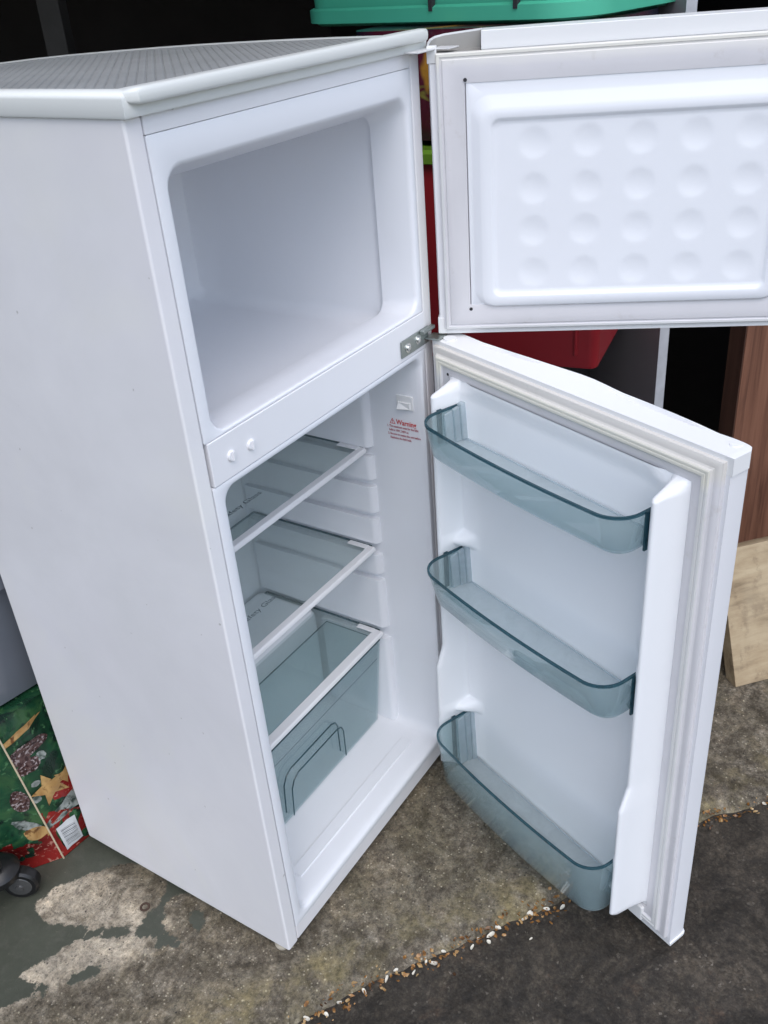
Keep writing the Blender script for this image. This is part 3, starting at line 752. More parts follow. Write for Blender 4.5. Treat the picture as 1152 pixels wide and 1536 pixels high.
def dimples():
    ns, nz = 150, 96; s0, s1, z0, z1 = 0.0915, 0.4640, 0.9540, 1.1865; vs = []; fs = []
    cs = [(0.143+0.0725*i, z) for i in range(5) for z in (0.9795, 1.0400, 1.0995, 1.1610)]
    for i in range(ns+1):
        for j in range(nz+1):
            s = s0+(s1-s0)*i/ns; z = z0+(z1-z0)*j/nz; off = 0.0083
            for c, d_ in cs:
                r = math.hypot(s-c, z-d_)
                if r < 0.024:
                    x = r/0.0215
                    off -= 0.0019*max(0, 1-x*x) if x < 0.93 else 0.0019*max(0, 1-0.93**2)*(1-sstep(0.93, 1.11, x))
            vs.append(P3(s, off, z))
    for i in range(ns):
        for j in range(nz):
            a_ = i*(nz+1)+j; fs.append((a_, a_+nz+1, a_+nz+2, a_+1))
    mk('dimple_panel', vs, fs, M['liner'], lin_o, 60)
dimples()
for z in (0.9255, 1.2455): MB().cyl((0.0500, -0.0083, z), (0, -1, 0), 0.0026, 0.0026, 0.0004, 14).build('drain_hole', M['dark'], fdo)

# ---- fridge door
th2 = 1.19332; zb2, zt2, L2 = -0.0125, 0.8797, 0.5559
dd = MB()
oo = [(0.0, -0.040), (0.010, -0.045), (0.03, -0.046), (0.07, -0.044), (0.12, -0.047), (0.17, -0.051), (0.22, -0.0545), (0.26, -0.0575), (0.285, -0.0575), (0.31, -0.0548), (0.344, -0.0505), (0.39, -0.0495), (0.43, -0.0480), (0.47, -0.0450), (0.505, -0.0410), (0.525, -0.0425), (0.540, -0.0420), (0.549, -0.0400), (0.5545, -0.0365), (L2, -0.031)]
body = [(0.0, 0.0), (L2, 0.0)] + [(s, q+0.0020) for s, q in oo[::-1]]
dd.loft([[P3(s-(0.0020 if s > 0.3 else -0.0008), q, z) for s, q in body] for z in (zb2+0.007, zt2-0.0242)], True, True)
ddo = dd.build('fridge_door', M['front'], fridge, 35)
ddo.location = (W-0.021176, -0.011925, 0); ddo.rotation_euler = (0, 0, th2+pi)
# top cap with two finger scoops along the outer edge
def top_cap():
    NS, NT = 110, 28; top = {}; vs = []; fs = []
    so = [p[0] for p in oo]; qo = [p[1] for p in oo]
    def outer(s): return lerp(so, qo, s)
    S = [L2*i/NS for i in range(NS+1)]
    for i, s in enumerate(S):
        for j in range(NT+1):
            t = j/NT; q = outer(s)*t; z = zt2
            for c, w_ in ((0.135, 0.065), (0.405, 0.085)):
                x = (s-c)/w_
                if abs(x) < 1:
                    lens = (1-x*x)
                    y = (t-0.84)/(0.125*lens+1e-4)
                    if abs(y) < 1: z -= 0.0085*lens*(1-y*y)
            if i == 0 or i == NS or j == NT or j == 0: z = zt2-0.0010
            vs.append(P3(s, q, z))
    K = NT+1
    for i in range(NS):
        for j in range(NT): fs.append((i*K+j, (i+1)*K+j, (i+1)*K+j+1, i*K+j+1))
    per = [i*K for i in range(NS+1)] + [NS*K+j for j in range(1, K)] + [i*K+NT for i in range(NS-1, -1, -1)] + [j for j in range(NT-1, 0, -1)]
    base = len(vs)
    for k in per: v = vs[k]; vs.append(Vector((v.x, v.y, zt2-0.0240)))
    n = len(per)
    for a_ in range(n): fs.append((per[a_], per[(a_+1) % n], base+(a_+1) % n, base+a_))
    o = mk('top_cap', vs, fs, M['cap'], ddo, 45)
    return o
tc = top_cap()
MB().lathe((0.536, 0.0285, zt2-0.0003), (0, 0, 1), [(0.0075, 0), (0.0075, 0.0006), (0.0065, 0.0016), (0, 0.0020)], 24).build('hinge_hole_plug', M['cap'], tc, 40)
MB().lathe((0.024, 0.016, zt2-0.0005), (0, 0, 1), [(0.010, 0), (0.010, 0.003), (0, 0.003)], 20).build('hinge_bush', M['cap'], tc, 40)
bc = MB(); bc.loft([[P3(s, q, z) for s, q in [(0.0, 0.0), (L2, 0.0)]+oo[::-1]] for z in (zb2, zb2+0.0068)], True, True)
bc.build('bottom_cap', M['cap'], ddo, 35, 0.001, 2)
gasket(ddo, 0.0085, 0.5475, 0.0035, 0.8725)
# moulded liner with side dykes
def liner2():
    s0, s1, z0, z1 = 0.0475, 0.5085, 0.0425, 0.8335
    def Hd(z): return lerp([0.052, 0.058, 0.066, 0.296, 0.338, 0.800, 0.818, 0.8275, 0.8335], [0.0, 0.060, 0.070, 0.068, 0.052, 0.050, 0.050, 0.020, 0.0], z)
    ss = sorted(set([s0, s0+0.0015] + [0.050+0.0016*i for i in range(42)] + [0.1175+0.0125*i for i in range(26)] + [0.5560-0.050-0.0016*i for i in range(42)] + [s1-0.0015, s1]))
    zs = sorted(set([z0, 0.046] + [0.049+0.0025*i for i in range(10)] + [0.076+0.012*i for i in range(8)] + [0.1665+0.003*i for i in range(17)] + [0.225+0.012*i for i in range(5)] + [0.280+0.004*i for i in range(17)] + [0.352+0.014*i for i in range(13)] + [0.530+0.003*i for i in range(17)] + [0.59+0.014*i for i in range(14)] + [0.790+0.0024*i for i in range(18)] + [z1]))
    vs = []; fs = []
    for s in ss:
        d_ = min(s-s0, s1-s)      # distance from the liner's side edge
        for z in zs:
            h = Hd(z)
            # cross-section of the dyke: concave outer flank, narrow rounded crest, steep inner flank running into the panel
            if d_ < 0.0125: k = (d_/0.0125)**1.6*0.96
            elif d_ < 0.0205: x = (d_-0.0165)/0.0040; k = 1.0-0.04*x*x
            else: k = 0.96*(1-sstep(0.0205, 0.030, d_))*0.9 + 0.096*(1-sstep(0.026, 0.075, d_))
            base = 0.0062
            for zc_ in (0.5530, 0.1890):
                y_ = (z-zc_)/0.016
                if abs(y_) < 1.0 and d_ > 0.0165: k += 0.55*(1-y_*y_)*(1-sstep(0.024, 0.066, d_))*(1-k)
            edge_ = min(sstep(0.0, 0.0025, d_), sstep(z0, z0+0.003, z))
            # panel slightly dished between the dykes, with a soft roll at the top edge
            roll_ = 0.004*(1-sstep(0.0, 0.03, z1-z))
            vs.append(P3(s, (base*0.6+0.4*base*edge_) + h*k + roll_*sstep(0.03, 0.06, d_), z))
    K = len(zs)
    for i in range(len(ss)-1):
        for j in range(K-1): fs.append((i*K+j, (i+1)*K+j, (i+1)*K+j+1, i*K+j+1))
    return mk('door_liner', vs, fs, M['liner2'], ddo, 70)
ln2 = liner2()
# rounded ledges of the liner that the bins hook onto
def ledge(s_c, z, sgn):
    a = MB(); pts = []
    for i in range(9):
        q = pi*i/8
        pts.append((s_c+sgn*0.012*(1-0)*(0 if i < 4 else 0), z+0.006*sin(q)))
    outl_ = [(0.0, -0.020), (0.0, 0.004)] + [(0.016*(1-cos(pi/2*i/5)), 0.004+0.008*sin(pi/2*i/5)) for i in range(6)] + [(0.028, 0.008), (0.036, -0.004), (0.036, -0.020)]
    a.loft([[P3(s_c+sgn*x, o_, z+y) for x, y in outl_] for o_ in (0.004, 0.022)], True, True)
    return a.build('bin_ledge', M['liner'], ln2, 60, 0.004, 3)
# gasket corner holes and the bottom drip lip
MB().box(0.44, 0.505, -0.0135, -0.002, 0.0080, 0.0400).build('drip_lip', M['cap'], ddo, 35, 0.003, 3)
MB().cyl((0.0465, -0.0083, 0.8350), (0, -1, 0), 0.0024, 0.0024, 0.0005, 12).build('drain_hole', M['dark'], ddo)

# door bins: one curved wall, floor, hooked ends
def bin_(z0, z1, of, dr, name='door_bin', floor_h=0.003):
    sA, sB = 0.0765, 0.4795
    def path(shift, of_, rad=0.042, fs_=0.0):
        r = rad-shift; of_ = of_-fs_; pts = [(sA+shift, 0.010), (sA+shift, of_-shift-r)]
        # corner arcs and a slightly bowed front
        for i in range(1, 10): q = pi-pi/2*i/9; pts.append((sA+shift+r+r*cos(q), of_-shift-r+r*sin(q)))
        for i in range(1, 12):
            x = i/12; pts.append((sA+shift+r+(sB-sA-2*shift-2*r)*x, of_-shift+0.006*4*x*(1-x)))
        for i in range(0, 9): q = pi/2-pi/2*i/9; pts.append((sB-shift-r+r*cos(q), of_-shift-r+r*sin(q)))
        pts += [(sB-shift, of_-shift-r), (sB-shift, 0.010)]
        return pts
    h = z1-z0; t = 0.0024
    sdr = 0.005; fdr = dr-sdr; A = path(0.0, of); Bq = path(sdr, of, 0.040, fdr*0.9); Ai = path(t, of); Bi = path(sdr+t, of, 0.040, fdr*0.9)
    n = len(A)
    up_ = [P3(s, o_, z1) for s, o_ in A]; lo_ = [P3(s, o_, z0+0.006) for s, o_ in Bq]; lo2 = [P3(s, o_, z0) for s, o_ in path(sdr+0.005, of, 0.036, fdr)]
    ui = [P3(s, o_, z1) for s, o_ in Ai]; li = [P3(s, o_, z0+floor_h+0.002) for s, o_ in Bi]
    a = MB(); a.loft([lo2, lo_, up_], closed=False)
    a.loft([ui, li], closed=False)
    w = a.build(name, M['teal'], ddo, 40)
    # floor
    f = MB(); low = path(sdr+0.005, of, 0.036, fdr); fi = path(sdr+t, of, 0.040, fdr)
    f.add([P3(s, o_, z0) for s, o_ in low], [list(range(n))]); f.add([P3(s, o_, z0+floor_h) for s, o_ in fi], [list(range(n))])
    f.box(sA+sdr+t, sB-sdr-t, -0.0115, -0.0095, z0+0.0005, z0+0.005)
    f.build('bin_floor', M['tealfloor'], w, 30)
    # thick rim
    r_ = MB(); 
    ro = path(-0.0006, of); ri = path(t+0.0004, of)
    r_.loft([[P3(s, o_, z1-0.0030) for s, o_ in ro], [P3(s, o_, z1+0.0006) for s, o_ in ro], [P3(s, o_, z1+0.0006) for s, o_ in ri], [P3(s, o_, z1-0.0030) for s, o_ in ri]], closed=False)
    r_.build('bin_rim', M['tealrim'], w, 40)
    # moulded end blocks that clip over the liner
    for sg, s_e in ((1, sA), (-1, sB)):
        b = MB(); zt = z1-0.004; d_ = 0.016
        for k, (o0, o1, lift) in enumerate(((0.008, 0.019, 0.010), (0.0195, 0.030, 0.004), (0.0305, 0.046, 0.0))):
            ss0, ss1 = s_e+sg*0.003, s_e+sg*(d_-0.003*k)
            b.add([P3(ss0, o0, z0+0.004), P3(ss1, o0, z0+0.004), P3(ss1, o1, z0+0.004), P3(ss0, o1, z0+0.004),
                   P3(ss0, o0, zt+lift), P3(ss1-sg*0.004, o0, zt+lift), P3(ss1-sg*0.004, o1, zt+lift-0.003), P3(ss0, o1, zt+lift-0.002)],
                  [(0, 1, 2, 3), (4, 5, 6, 7), (0, 1, 5, 4), (1, 2, 6, 5), (2, 3, 7, 6), (3, 0, 4, 7)])
        b.build('bin_clip', M['tealfloor'] if sg > 0 else M['teal'], w, 20, 0.0012, 2)
        e = MB().box(min(s_e-sg*0.0008, s_e-sg*0.0035), max(s_e-sg*0.0008, s_e-sg*0.0035), -0.054, -0.046, z0+0.004, z1+0.001)
        e.build('bin_edge', M['tealrim'], w)
    return w
bin_(0.7375, 0.7970, 0.1010, 0.012)
bin_(0.4650, 0.5370, 0.1120, 0.019)
bin_(0.0500, 0.1710, 0.1130, 0.015, 'bottle_bin')

# ================================================================== THINGS AROUND
def simple_tub(name, cx, cy, rz, lx, ly, z0, z1, mat, taper=0.03, rim=None, rimmat=None, label=None, cat='box', r=0.05):
    t = empty(name, (cx, cy, z0), rz); tag(t, label, cat)
    h = z1-z0
    def ring(ins, z, rr): return [Vector((a, b, z)) for a, b in rrect(-lx/2+ins, lx/2-ins, -ly/2+ins, ly/2-ins, rr, 6)]
    b = MB(); b.loft([ring(taper+0.012, 0, r*0.6), ring(taper+0.002, 0.004, r*0.8), ring(taper, 0.014, r*0.85), ring(0.004, h-0.03, r), ring(0.004, h-0.004, r), ring(0.010, h-0.004, r*0.9), ring(taper+0.006, 0.02, r*0.8)], True, True)
    b.build('body', mat, t, 40)
    return t, ring, h

red = plain('red_plastic', (0.34, 0.014, 0.022), 0.38, var=0.2, scale=9)
lime = plain('lime_plastic', (0.13, 0.27, 0.02), 0.4)
green = plain('jade_plastic', (0.085, 0.52, 0.34), 0.4, var=0.12, scale=6)
RZ = radians(80)        # the stack is turned a little: local x runs along the long side
ax = Vector((cos(RZ), sin(RZ), 0)); ay = Vector((-sin(RZ), cos(RZ), 0))
ctr = Vector((0.955, -0.165, 0)) + ax*0.285 - ay*0.20
def tub_lid(t, lx, ly, z, mat, name='lid', hgt=0.025):
    def ring(ins, zz, rr): return [Vector((a, b, zz)) for a, b in rrect(-lx/2+ins, lx/2-ins, -ly/2+ins, ly/2-ins, rr, 6)]
    MB().loft([ring(0.002, z, 0.05), ring(-0.008, z+0.002, 0.055), ring(-0.008, z+hgt-0.006, 0.055), ring(-0.002, z+hgt, 0.05), ring(0.02, z+hgt, 0.04), ring(0.03, z+hgt-0.008, 0.04)], True, True).build(name, mat, t, 40)
zr0 = 0.704
RR = radians(100); rax = Vector((cos(RR), sin(RR), 0)); ray_ = Vector((-sin(RR), cos(RR), 0))
rc = Vector((0.935, -0.135, 0)) + rax*0.25 - ray_*0.20
t, ring, h = simple_tub('red_storage_tub', rc.x, rc.y, RR, 0.50, 0.40, zr0, 1.065+Z0, red, 0.008, r=0.022, label='red plastic storage tub with lime green lid, behind the freezer door', cat='storage tub')
for sgn in (-1, 1): # moulded corner ribs
    MB().box(sgn*0.20-0.003, sgn*0.20+0.003, 0.186, 0.196, 0.03, h-0.04).build('rib', red, t, 35, 0.002, 2)
tub_lid(t, 0.505, 0.405, h-0.002, lime)
# printed carrier bag between the tubs
def print_mat(name, base, blobs, scale):
    m, nt, b, o = newmat(name); v = coords(nt); c = None
    f0 = noise_tex(nt, v, scale, 3, 0.5, 0.8)
    c = ramp(nt, f0, base).outputs[0]
    for k, (sc, lo, hi, col) in enumerate(blobs):
        mp = N(nt, 'ShaderNodeMapping'); mp.inputs['Location'].default_value = (k*3.7, k*1.9, k*2.3)
        nt.links.new(v, mp.inputs['Vector'])
        fz_ = noise_tex(nt, mp.outputs[0], sc, 3, 0.55, 0.5)
        c = mix(nt, ramp(nt, fz_, [(lo, (0,)*3), (hi, (1,)*3)]).outputs[0], c, col)
    nt.links.new(c, b.inputs['Base Color']); b.inputs['Roughness'].default_value = 0.24
    bump(nt, b, noise_tex(nt, v, 26, 4, 0.6), 0.45, 0.008)
    return m
bagm = print_mat('dark_printed_bag', [(0.40, (0.012, 0.014, 0.03)), (0.52, (0.07, 0.008, 0.02)), (0.62, (0.10, 0.015, 0.03))], [(9, 0.60, 0.66, (0.42, 0.20, 0.03)), (14, 0.66, 0.70, (0.25, 0.22, 0.05))], 5)
bt = MB(); zbg = 1.065+Z0+0.026; hb = 1.278+Z0-zbg
rows = []
for i in range(9):
    z = hb*i/8; w = 1-0.05*abs(i/8-0.5)
    rows.append([Vector((a*w+0.006*noise.noise((a*9, z*14, 1)), b*w+0.008*noise.noise((b*11, a*8, z*12)), z)) for a, b in rrect(-0.255, 0.255, -0.17, 0.17, 0.05, 6)])
bt.loft(rows, True, True)
bo = bt.build('printed_bag', bagm, None, 60); bo.location = (rc.x+0.02, rc.y, zbg); bo.rotation_euler = (0, 0, radians(90))
tag(bo, 'dark maroon and orange printed bag lying between the red tub and the green tub', 'bag')
zg0 = 1.278+Z0
gc = ctr + ax*0.165
t, ring, h = simple_tub('green_storage_tub', gc.x, gc.y, RZ, 0.70, 0.42, zg0, zg0+0.30, green, 0.012, label='jade green plastic storage tub on top of the stack behind the doors', cat='storage tub', r=0.09)
def gr(ins, zz, rr): return [Vector((a, b, zz)) for a, b in rrect(-0.35+ins, 0.35-ins, -0.21+ins, 0.21-ins, rr, 6)]
MB().loft([gr(0.010, 0.006, 0.09), gr(-0.003, 0.007, 0.10), gr(-0.003, 0.030, 0.10), gr(0.006, 0.034, 0.09)]).build('foot_rim', green, t, 40)
for x in (-0.22, -0.03):
    MB().box(x-0.004, x+0.004, 0.205, 0.2155, 0.024, 0.06).build('slot', M['dark'], t, 0)
# crate that carries the stack; its black stands in for the shadow there
black_mat = plain('black_plastic_and_shade', (0.007, 0.007, 0.008), 0.35)  # castor plastic; on the crate and carcass the black stands in for shade
t = empty('shade_black_crate', (rc.x+0.02, rc.y+0.02, 0), RR); tag(t, 'crate on the floor under the red storage tub, its black standing in for the shadow there', 'crate')
for k in range(2):
    z0 = k*0.351
    b = MB(); rg = lambda ins, z, rr=0.03: [Vector((a, c_, z)) for a, c_ in rrect(-0.18+ins, 0.24-ins, -0.18+ins, 0.15-ins, rr, 5)]
    b.loft([rg(0.02, z0+0.001), rg(0.008, z0+0.03), rg(0.002, z0+0.31), rg(-0.008, z0+0.312), rg(-0.008, z0+0.349), rg(0.01, z0+0.350)], True, True)
    b.build('crate_body', black_mat, t, 40)

# white-edged board standing upright and the brown wooden cabinet side beyond it
greyb = plain('grey_board', (0.26, 0.235, 0.25), 0.6, var=0.2, scale=4)
whitee = plain('scuffed_white_edge', (0.52, 0.53, 0.56), 0.6, var=0.35, scale=30)
bd = empty('upright_board', (1.243, -0.150, 0), radians(-38)); tag(bd, 'tall grey board with scuffed white edge standing beside the red tub', 'board')
MB().box(0.0, 0.022, 0.0022, 0.62, 0.0, 1.95).build('panel', greyb, bd, 35, 0.001, 2)
MB().box(-0.001, 0.0225, 0.0, 0.002, 0.0, 1.95).build('edge_strip', whitee, bd, 35, 0.0006, 2)
def wood_mat(name, c0, c1, c2, sc=1.0):
    m, nt, b, o = newmat(name); v = coords(nt)
    mp = N(nt, 'ShaderNodeMapping'); mp.inputs['Scale'].default_value = (26*sc, 26*sc, 1.1*sc); nt.links.new(v, mp.inputs['Vector'])
    f = noise_tex(nt, mp.outputs[0], 2.2, 7, 0.62, 0.5)
    r = ramp(nt, f, [(0.30, c0), (0.5, c1), (0.72, c2)])
    nt.links.new(r.outputs[0], b.inputs['Base Color']); b.inputs['Roughness'].default_value = 0.5
    bump(nt, b, f, 0.15, 0.001)
    return m
brown = wood_mat('brown_wood', (0.075, 0.030, 0.018), (0.190, 0.083, 0.050), (0.26, 0.125, 0.078))
browne = wood_mat('dark_brown_edge', (0.040, 0.018, 0.012), (0.075, 0.034, 0.022), (0.10, 0.048, 0.03))
cb = empty('brown_cabinet', (1.475, -0.275, 0), radians(-38)); tag(cb, 'brown wood grain cabinet at the right edge behind the plywood sheet', 'cabinet')
MB().box(0.0035, 0.48, 0.0, 0.02, 0.0, 1.9).build('front_panel', brown, cb, 35, 0.001, 2)
MB().box(0.0, 0.003, 0.001, 0.055, 0.0, 1.9).build('side_strip', browne, cb, 35, 0.0005, 1)
MB().box(0.07, 0.48, 0.0215, 0.42, 0.0, 1.88).build('carcass', black_mat, cb, 35, 0.001, 2)  # wooden carcass coloured black to stand in for the unlit gap
# offcut of plywood leaning against it
plym = None
def ply_mat():
    m, nt, b, o = newmat('plywood'); v = coords(nt)
    mp = N(nt, 'ShaderNodeMapping'); mp.inputs['Scale'].default_value = (3.5, 30, 22); nt.links.new(v, mp.inputs['Vector'])
    f = noise_tex(nt, mp.outputs[0], 1.6, 8, 0.62, 0.25)
    r = ramp(nt, f, [(0.28, (0.17, 0.12, 0.070)), (0.48, (0.38, 0.285, 0.175)), (0.7, (0.50, 0.40, 0.26))])
    st = ramp(nt, noise_tex(nt, v, 16, 5, 0.7), [(0.53, (0,)*3), (0.64, (0.8,)*3)])
    c = mix(nt, st.outputs[0], r.outputs[0], (0.20, 0.14, 0.085))
    c = mix(nt, ramp(nt, noise_tex(nt, v, 6, 4, 0.6), [(0.45, (0,)*3), (0.7, (0.5,)*3)]).outputs[0], c, (0.60, 0.50, 0.34))
    nt.links.new(c, b.inputs['Base Color']); b.inputs['Roughness'].default_value = 0.75
    bump(nt, b, noise_tex(nt, v, 120, 4), 0.3, 0.002)
    return m
pl = MB().box(0, 0.46, 0.0, 0.036, 0, 0.305).build('plywood_offcut', ply_mat(), None, 35, 0.0015, 2)
pl.rotation_euler = (radians(-22), 0, radians(-42)); pl.location = (0.998, -0.452, 0.0015)
tag(pl, 'pale plywood offcut standing on the concrete against the brown cabinet', 'plywood')

# ---- left: christmas bag, grey tub, castor
xm = print_mat('christmas_print', [(0.34, (0.006, 0.020, 0.012)), (0.50, (0.011, 0.058, 0.027)), (0.64, (0.035, 0.10, 0.036))],
               [(26, 0.52, 0.62, (0.006, 0.022, 0.014)), (70, 0.60, 0.68, (0.06, 0.16, 0.07)), (38, 0.70, 0.76, (0.34, 0.36, 0.22))], 17)
redp = print_mat('christmas_red_print', [(0.36, (0.11, 0.006, 0.006)), (0.6, (0.27, 0.018, 0.015))], [(90, 0.60, 0.68, (0.45, 0.20, 0.15)), (38, 0.62, 0.70, (0.55, 0.28, 0.22)), (9, 0.66, 0.72, (0.10, 0.01, 0.01))], 8)
gold = print_mat('star_print', [(0.35, (0.26, 0.13, 0.04)), (0.65, (0.52, 0.33, 0.13))], [(60, 0.56, 0.66, (0.14, 0.06, 0.02))], 20)
cone = print_mat('pinecone_print', [(0.42, (0.030, 0.012, 0.012)), (0.58, (0.10, 0.055, 0.05))], [(170, 0.54, 0.62, (0.36, 0.30, 0.30))], 150)
silver = print_mat('leaf_print', [(0.40, (0.05, 0.07, 0.06)), (0.6, (0.30, 0.33, 0.31))], [(60, 0.6, 0.66, (0.02, 0.03, 0.02))], 45)
cream = plain('cream_piping', (0.62, 0.52, 0.36), 0.5)
xb = empty('christmas_bag', (0, 0, 0)); tag(xb, 'green and red christmas print bag standing behind the fridge, pine cones and star', 'bag')
foot_ = [(-0.050, 0.506), (0.190, 0.492), (0.150, 0.690), (-0.190, 0.612)]
def bagpt(i, z):
    x, y = foot_[i % 4]; k = z/0.345
    dx, dy = [(-0.026, 0.024), (-0.02, 0.022), (-0.015, -0.03), (0.012, -0.012)][i % 4]
    return Vector((x+dx*k, y+dy*k, z))
def bag_surf(i, u, z, out=0.0):
    a_, b_ = bagpt(i, z), bagpt(i+1, z); p = a_.lerp(b_, u); d_ = (b_-a_).normalized(); n_ = Vector((d_.y, -d_.x, 0))
    puff = 0.012*sin(pi*u)*sin(pi*min(1, z/0.345)) + (0.007*noise.noise((p.x*20, p.y*20, z*17)) + 0.004*noise.noise((p.x*50, p.y*50, z*38)))*min(1, u*9, (1-u)*9)
    return p + n_*(puff+out)
bg_ = MB(); nu, nz = 26, 34
for i in range(4):
    vs = [bag_surf(i, u/nu, 0.0+0.345*k/nz) for u in range(nu+1) for k in range(nz+1)]
    bg_.add(vs, [(u*(nz+1)+k, (u+1)*(nz+1)+k, (u+1)*(nz+1)+k+1, u*(nz+1)+k+1) for u in range(nu) for k in range(nz)])
bg_.add([bagpt(i, 0.345) for i in range(4)], [(0, 1, 2, 3)]); bg_.add([bagpt(i, 0.0) for i in range(4)], [(0, 1, 2, 3)])
bgo = bg_.build('bag_body', xm, xb, 60)
pp = MB(); pp.tube([bag_surf(0, 0, 0.345*k/20, 0.001) for k in range(21)], 0.0016, 6); pp.build('piping', cream, xb)
def decal(name, i, pts, mat, out=0.0008, sub=True):
    """flat print following the bag's face i; pts in (u, z)"""
    c = (sum(p[0] for p in pts)/len(pts), sum(p[1] for p in pts)/len(pts)); rings = []
    for k in (1.0, 0.75, 0.5, 0.25, 0.02): rings.append([bag_surf(i, max(0.003, min(0.997, c[0]+(u-c[0])*k)), max(0.002, c[1]+(z-c[1])*k), out) for u, z in pts])
    return MB().loft(rings).build(name, mat, bgo, 60)
def blob(cu, cz, ru, rz, rot=0, n=22, j=0.15, seed=0):
    out = []
    for k in range(n):
        q = 2*pi*k/n; r = 1+j*noise.noise((cos(q)*2+seed, sin(q)*2, seed*3.1)); x, z = ru*0.24*cos(q)*r, rz*sin(q)*r
        out.append((cu+(x*cos(rot)-z*sin(rot))/0.24, cz+x*sin(rot)+z*cos(rot)))
    return out
def star(cu, cz, R, rot, n=5):
    out = []
    for k in range(2*n):
        q = rot+pi*k/n; r = R if k % 2 == 0 else R*0.42
        out.append((cu+r*cos(q)/0.24, cz+r*sin(q)))
    return out
decal('printed_band', 0, [(0, 0.002), (0.5, 0.002), (1, 0.002), (1, 0.075), (0.75, 0.072), (0.5, 0.070), (0.25, 0.082), (0.1, 0.10), (0, 0.125)], redp, 0.0005)
decal('printed_band', 3, [(0, 0.002), (0.5, 0.002), (1, 0.002), (1, 0.075), (0.85, 0.060), (0.6, 0.085), (0.3, 0.08), (0, 0.1)], redp, 0.0005)
decal('printed_star', 0, star(0.155, 0.165, 0.040, 0.5), gold, 0.0012)
decal('printed_star', 0, star(0.27, 0.172, 0.022, 1.1), gold, 0.0011)
decal('printed_pinecone', 0, blob(0.11, 0.262, 0.20, 0.016, 0.18, seed=1), cone, 0.0010)
decal('printed_pinecone', 0, blob(0.085, 0.232, 0.10, 0.014, 0.1, seed=2), cone, 0.0010)
decal('printed_pinecone', 3, blob(0.88, 0.170, 0.10, 0.026, 0.3, seed=5), cone, 0.0010)
decal('printed_bow', 0, blob(0.26, 0.150, 0.13, 0.020, 0.5, j=0.5, seed=7), redp, 0.0009)
decal('printed_leaf', 0, blob(0.22, 0.105, 0.24, 0.016, 0.35, j=0.6, seed=9), silver, 0.0009)
decal('printed_leaf', 3, blob(0.83, 0.112, 0.16, 0.012, -0.6, j=0.6, seed=11), silver, 0.0009)
decal('printed_fir_trim', 0, blob(0.10, 0.302, 0.24, 0.006, 0.22, j=0.3, seed=12), gold, 0.0010)
decal('printed_orange', 3, blob(0.90, 0.085, 0.14, 0.016, -0.3, j=0.2, seed=14), gold, 0.0010)
for q_, (u_, z_) in enumerate(((0.075, 0.190), (0.2, 0.238), (0.03, 0.158))): decal('printed_light', 0, blob(u_, z_, 0.035, 0.008, 0, j=0.2, seed=20+q_), silver, 0.0011)
lab = plain('barcode_paper', (0.62, 0.64, 0.65), 0.6); ink = plain('barcode_ink', (0.16, 0.17, 0.18), 0.7)
lb = decal('barcode_label', 0, [(0.052, 0.012), (0.10, 0.013), (0.150, 0.014), (0.205, 0.016), (0.208, 0.045), (0.212, 0.078), (0.150, 0.076), (0.10, 0.074), (0.050, 0.072), (0.051, 0.04)], lab, 0.0020)
for k in range(13):
    z = 0.022+0.0034*k; w_ = random.choice((0.0006, 0.0011, 0.0017))
    MB().loft([[bag_surf(0, u, z, 0.0026) for u in (0.072, 0.11, 0.15, 0.188)], [bag_surf(0, u, z+w_, 0.0026) for u in (0.072, 0.11, 0.15, 0.188)]], closed=False).build('barcode_bar', ink, lb)

greyt = plain('smoky_grey_plastic', (0.17, 0.185, 0.215), 0.18, var=0.25, scale=6)
t, ring, h = simple_tub('grey_storage_tub', -0.055, 0.690, radians(-8), 0.46, 0.34, 0.348, 0.348+0.28, greyt, 0.035, label='smoky grey plastic tub resting on top of the christmas bag', cat='storage tub', r=0.07)
MB().loft([[Vector((a, b, z)) for a, b in rrect(-0.245, 0.245, -0.185, 0.185, 0.08, 6)] for z in (h-0.035, h-0.005)]).build('rim', greyt, t, 40)

# black swivel castor of a trolley that stands just out of the picture
cs = empty('castor_trolley', (-0.150, 0.520, 0)); cs.scale = (1.25, 1.25, 1.25); tag(cs, 'black swivel castor wheel of a trolley at the left edge by the bag', 'trolley')
wheel_r = 0.026
wd = Vector((0.80, 0.60, 0)).normalized()
wc = Vector((0.010, -0.012, wheel_r))
tyre = MB().lathe(wc-wd*0.010, wd, [(0.010, 0), (wheel_r-0.004, 0), (wheel_r-0.0005, 0.003), (wheel_r, 0.007), (wheel_r, 0.013), (wheel_r-0.0005, 0.017), (wheel_r-0.004, 0.020), (0.010, 0.020)], 36)
tyre.build('wheel', plain('black_rubber', (0.007, 0.007, 0.008), 0.35), cs, 35)
for sg in (-1, 1):
    MB().lathe(wc+wd*(0.0098*sg), wd*sg, [(0.017, 0), (0.016, 0.001), (0.006, 0.0022), (0.005, 0.0045), (0, 0.005)], 24).build('hub_cap', plain('grey_hub', (0.06, 0.06, 0.06), 0.22), cs, 35)
hd = MB(); hd.lathe((-0.008, 0.006, 0.042), (0, 0, 1), [(0.0, 0.0), (0.020, 0.0), (0.030, 0.006), (0.031, 0.016), (0.024, 0.026), (0.014, 0.030), (0.0, 0.031)], 28)
hd.build('swivel_hood', black_mat, cs, 40)
MB().lathe((-0.008, 0.006, 0.0735), (0, 0, 1), [(0.0, 0.0), (0.0065, 0.0), (0.0065, 0.004), (0.004, 0.0055), (0, 0.006)], 6).build('bolt', M['screw'], cs, 30)
MB().box(-0.36, -0.008, -0.018, 0.030, 0.080, 0.098).build('trolley_frame', black_mat, cs, 35, 0.004, 2)
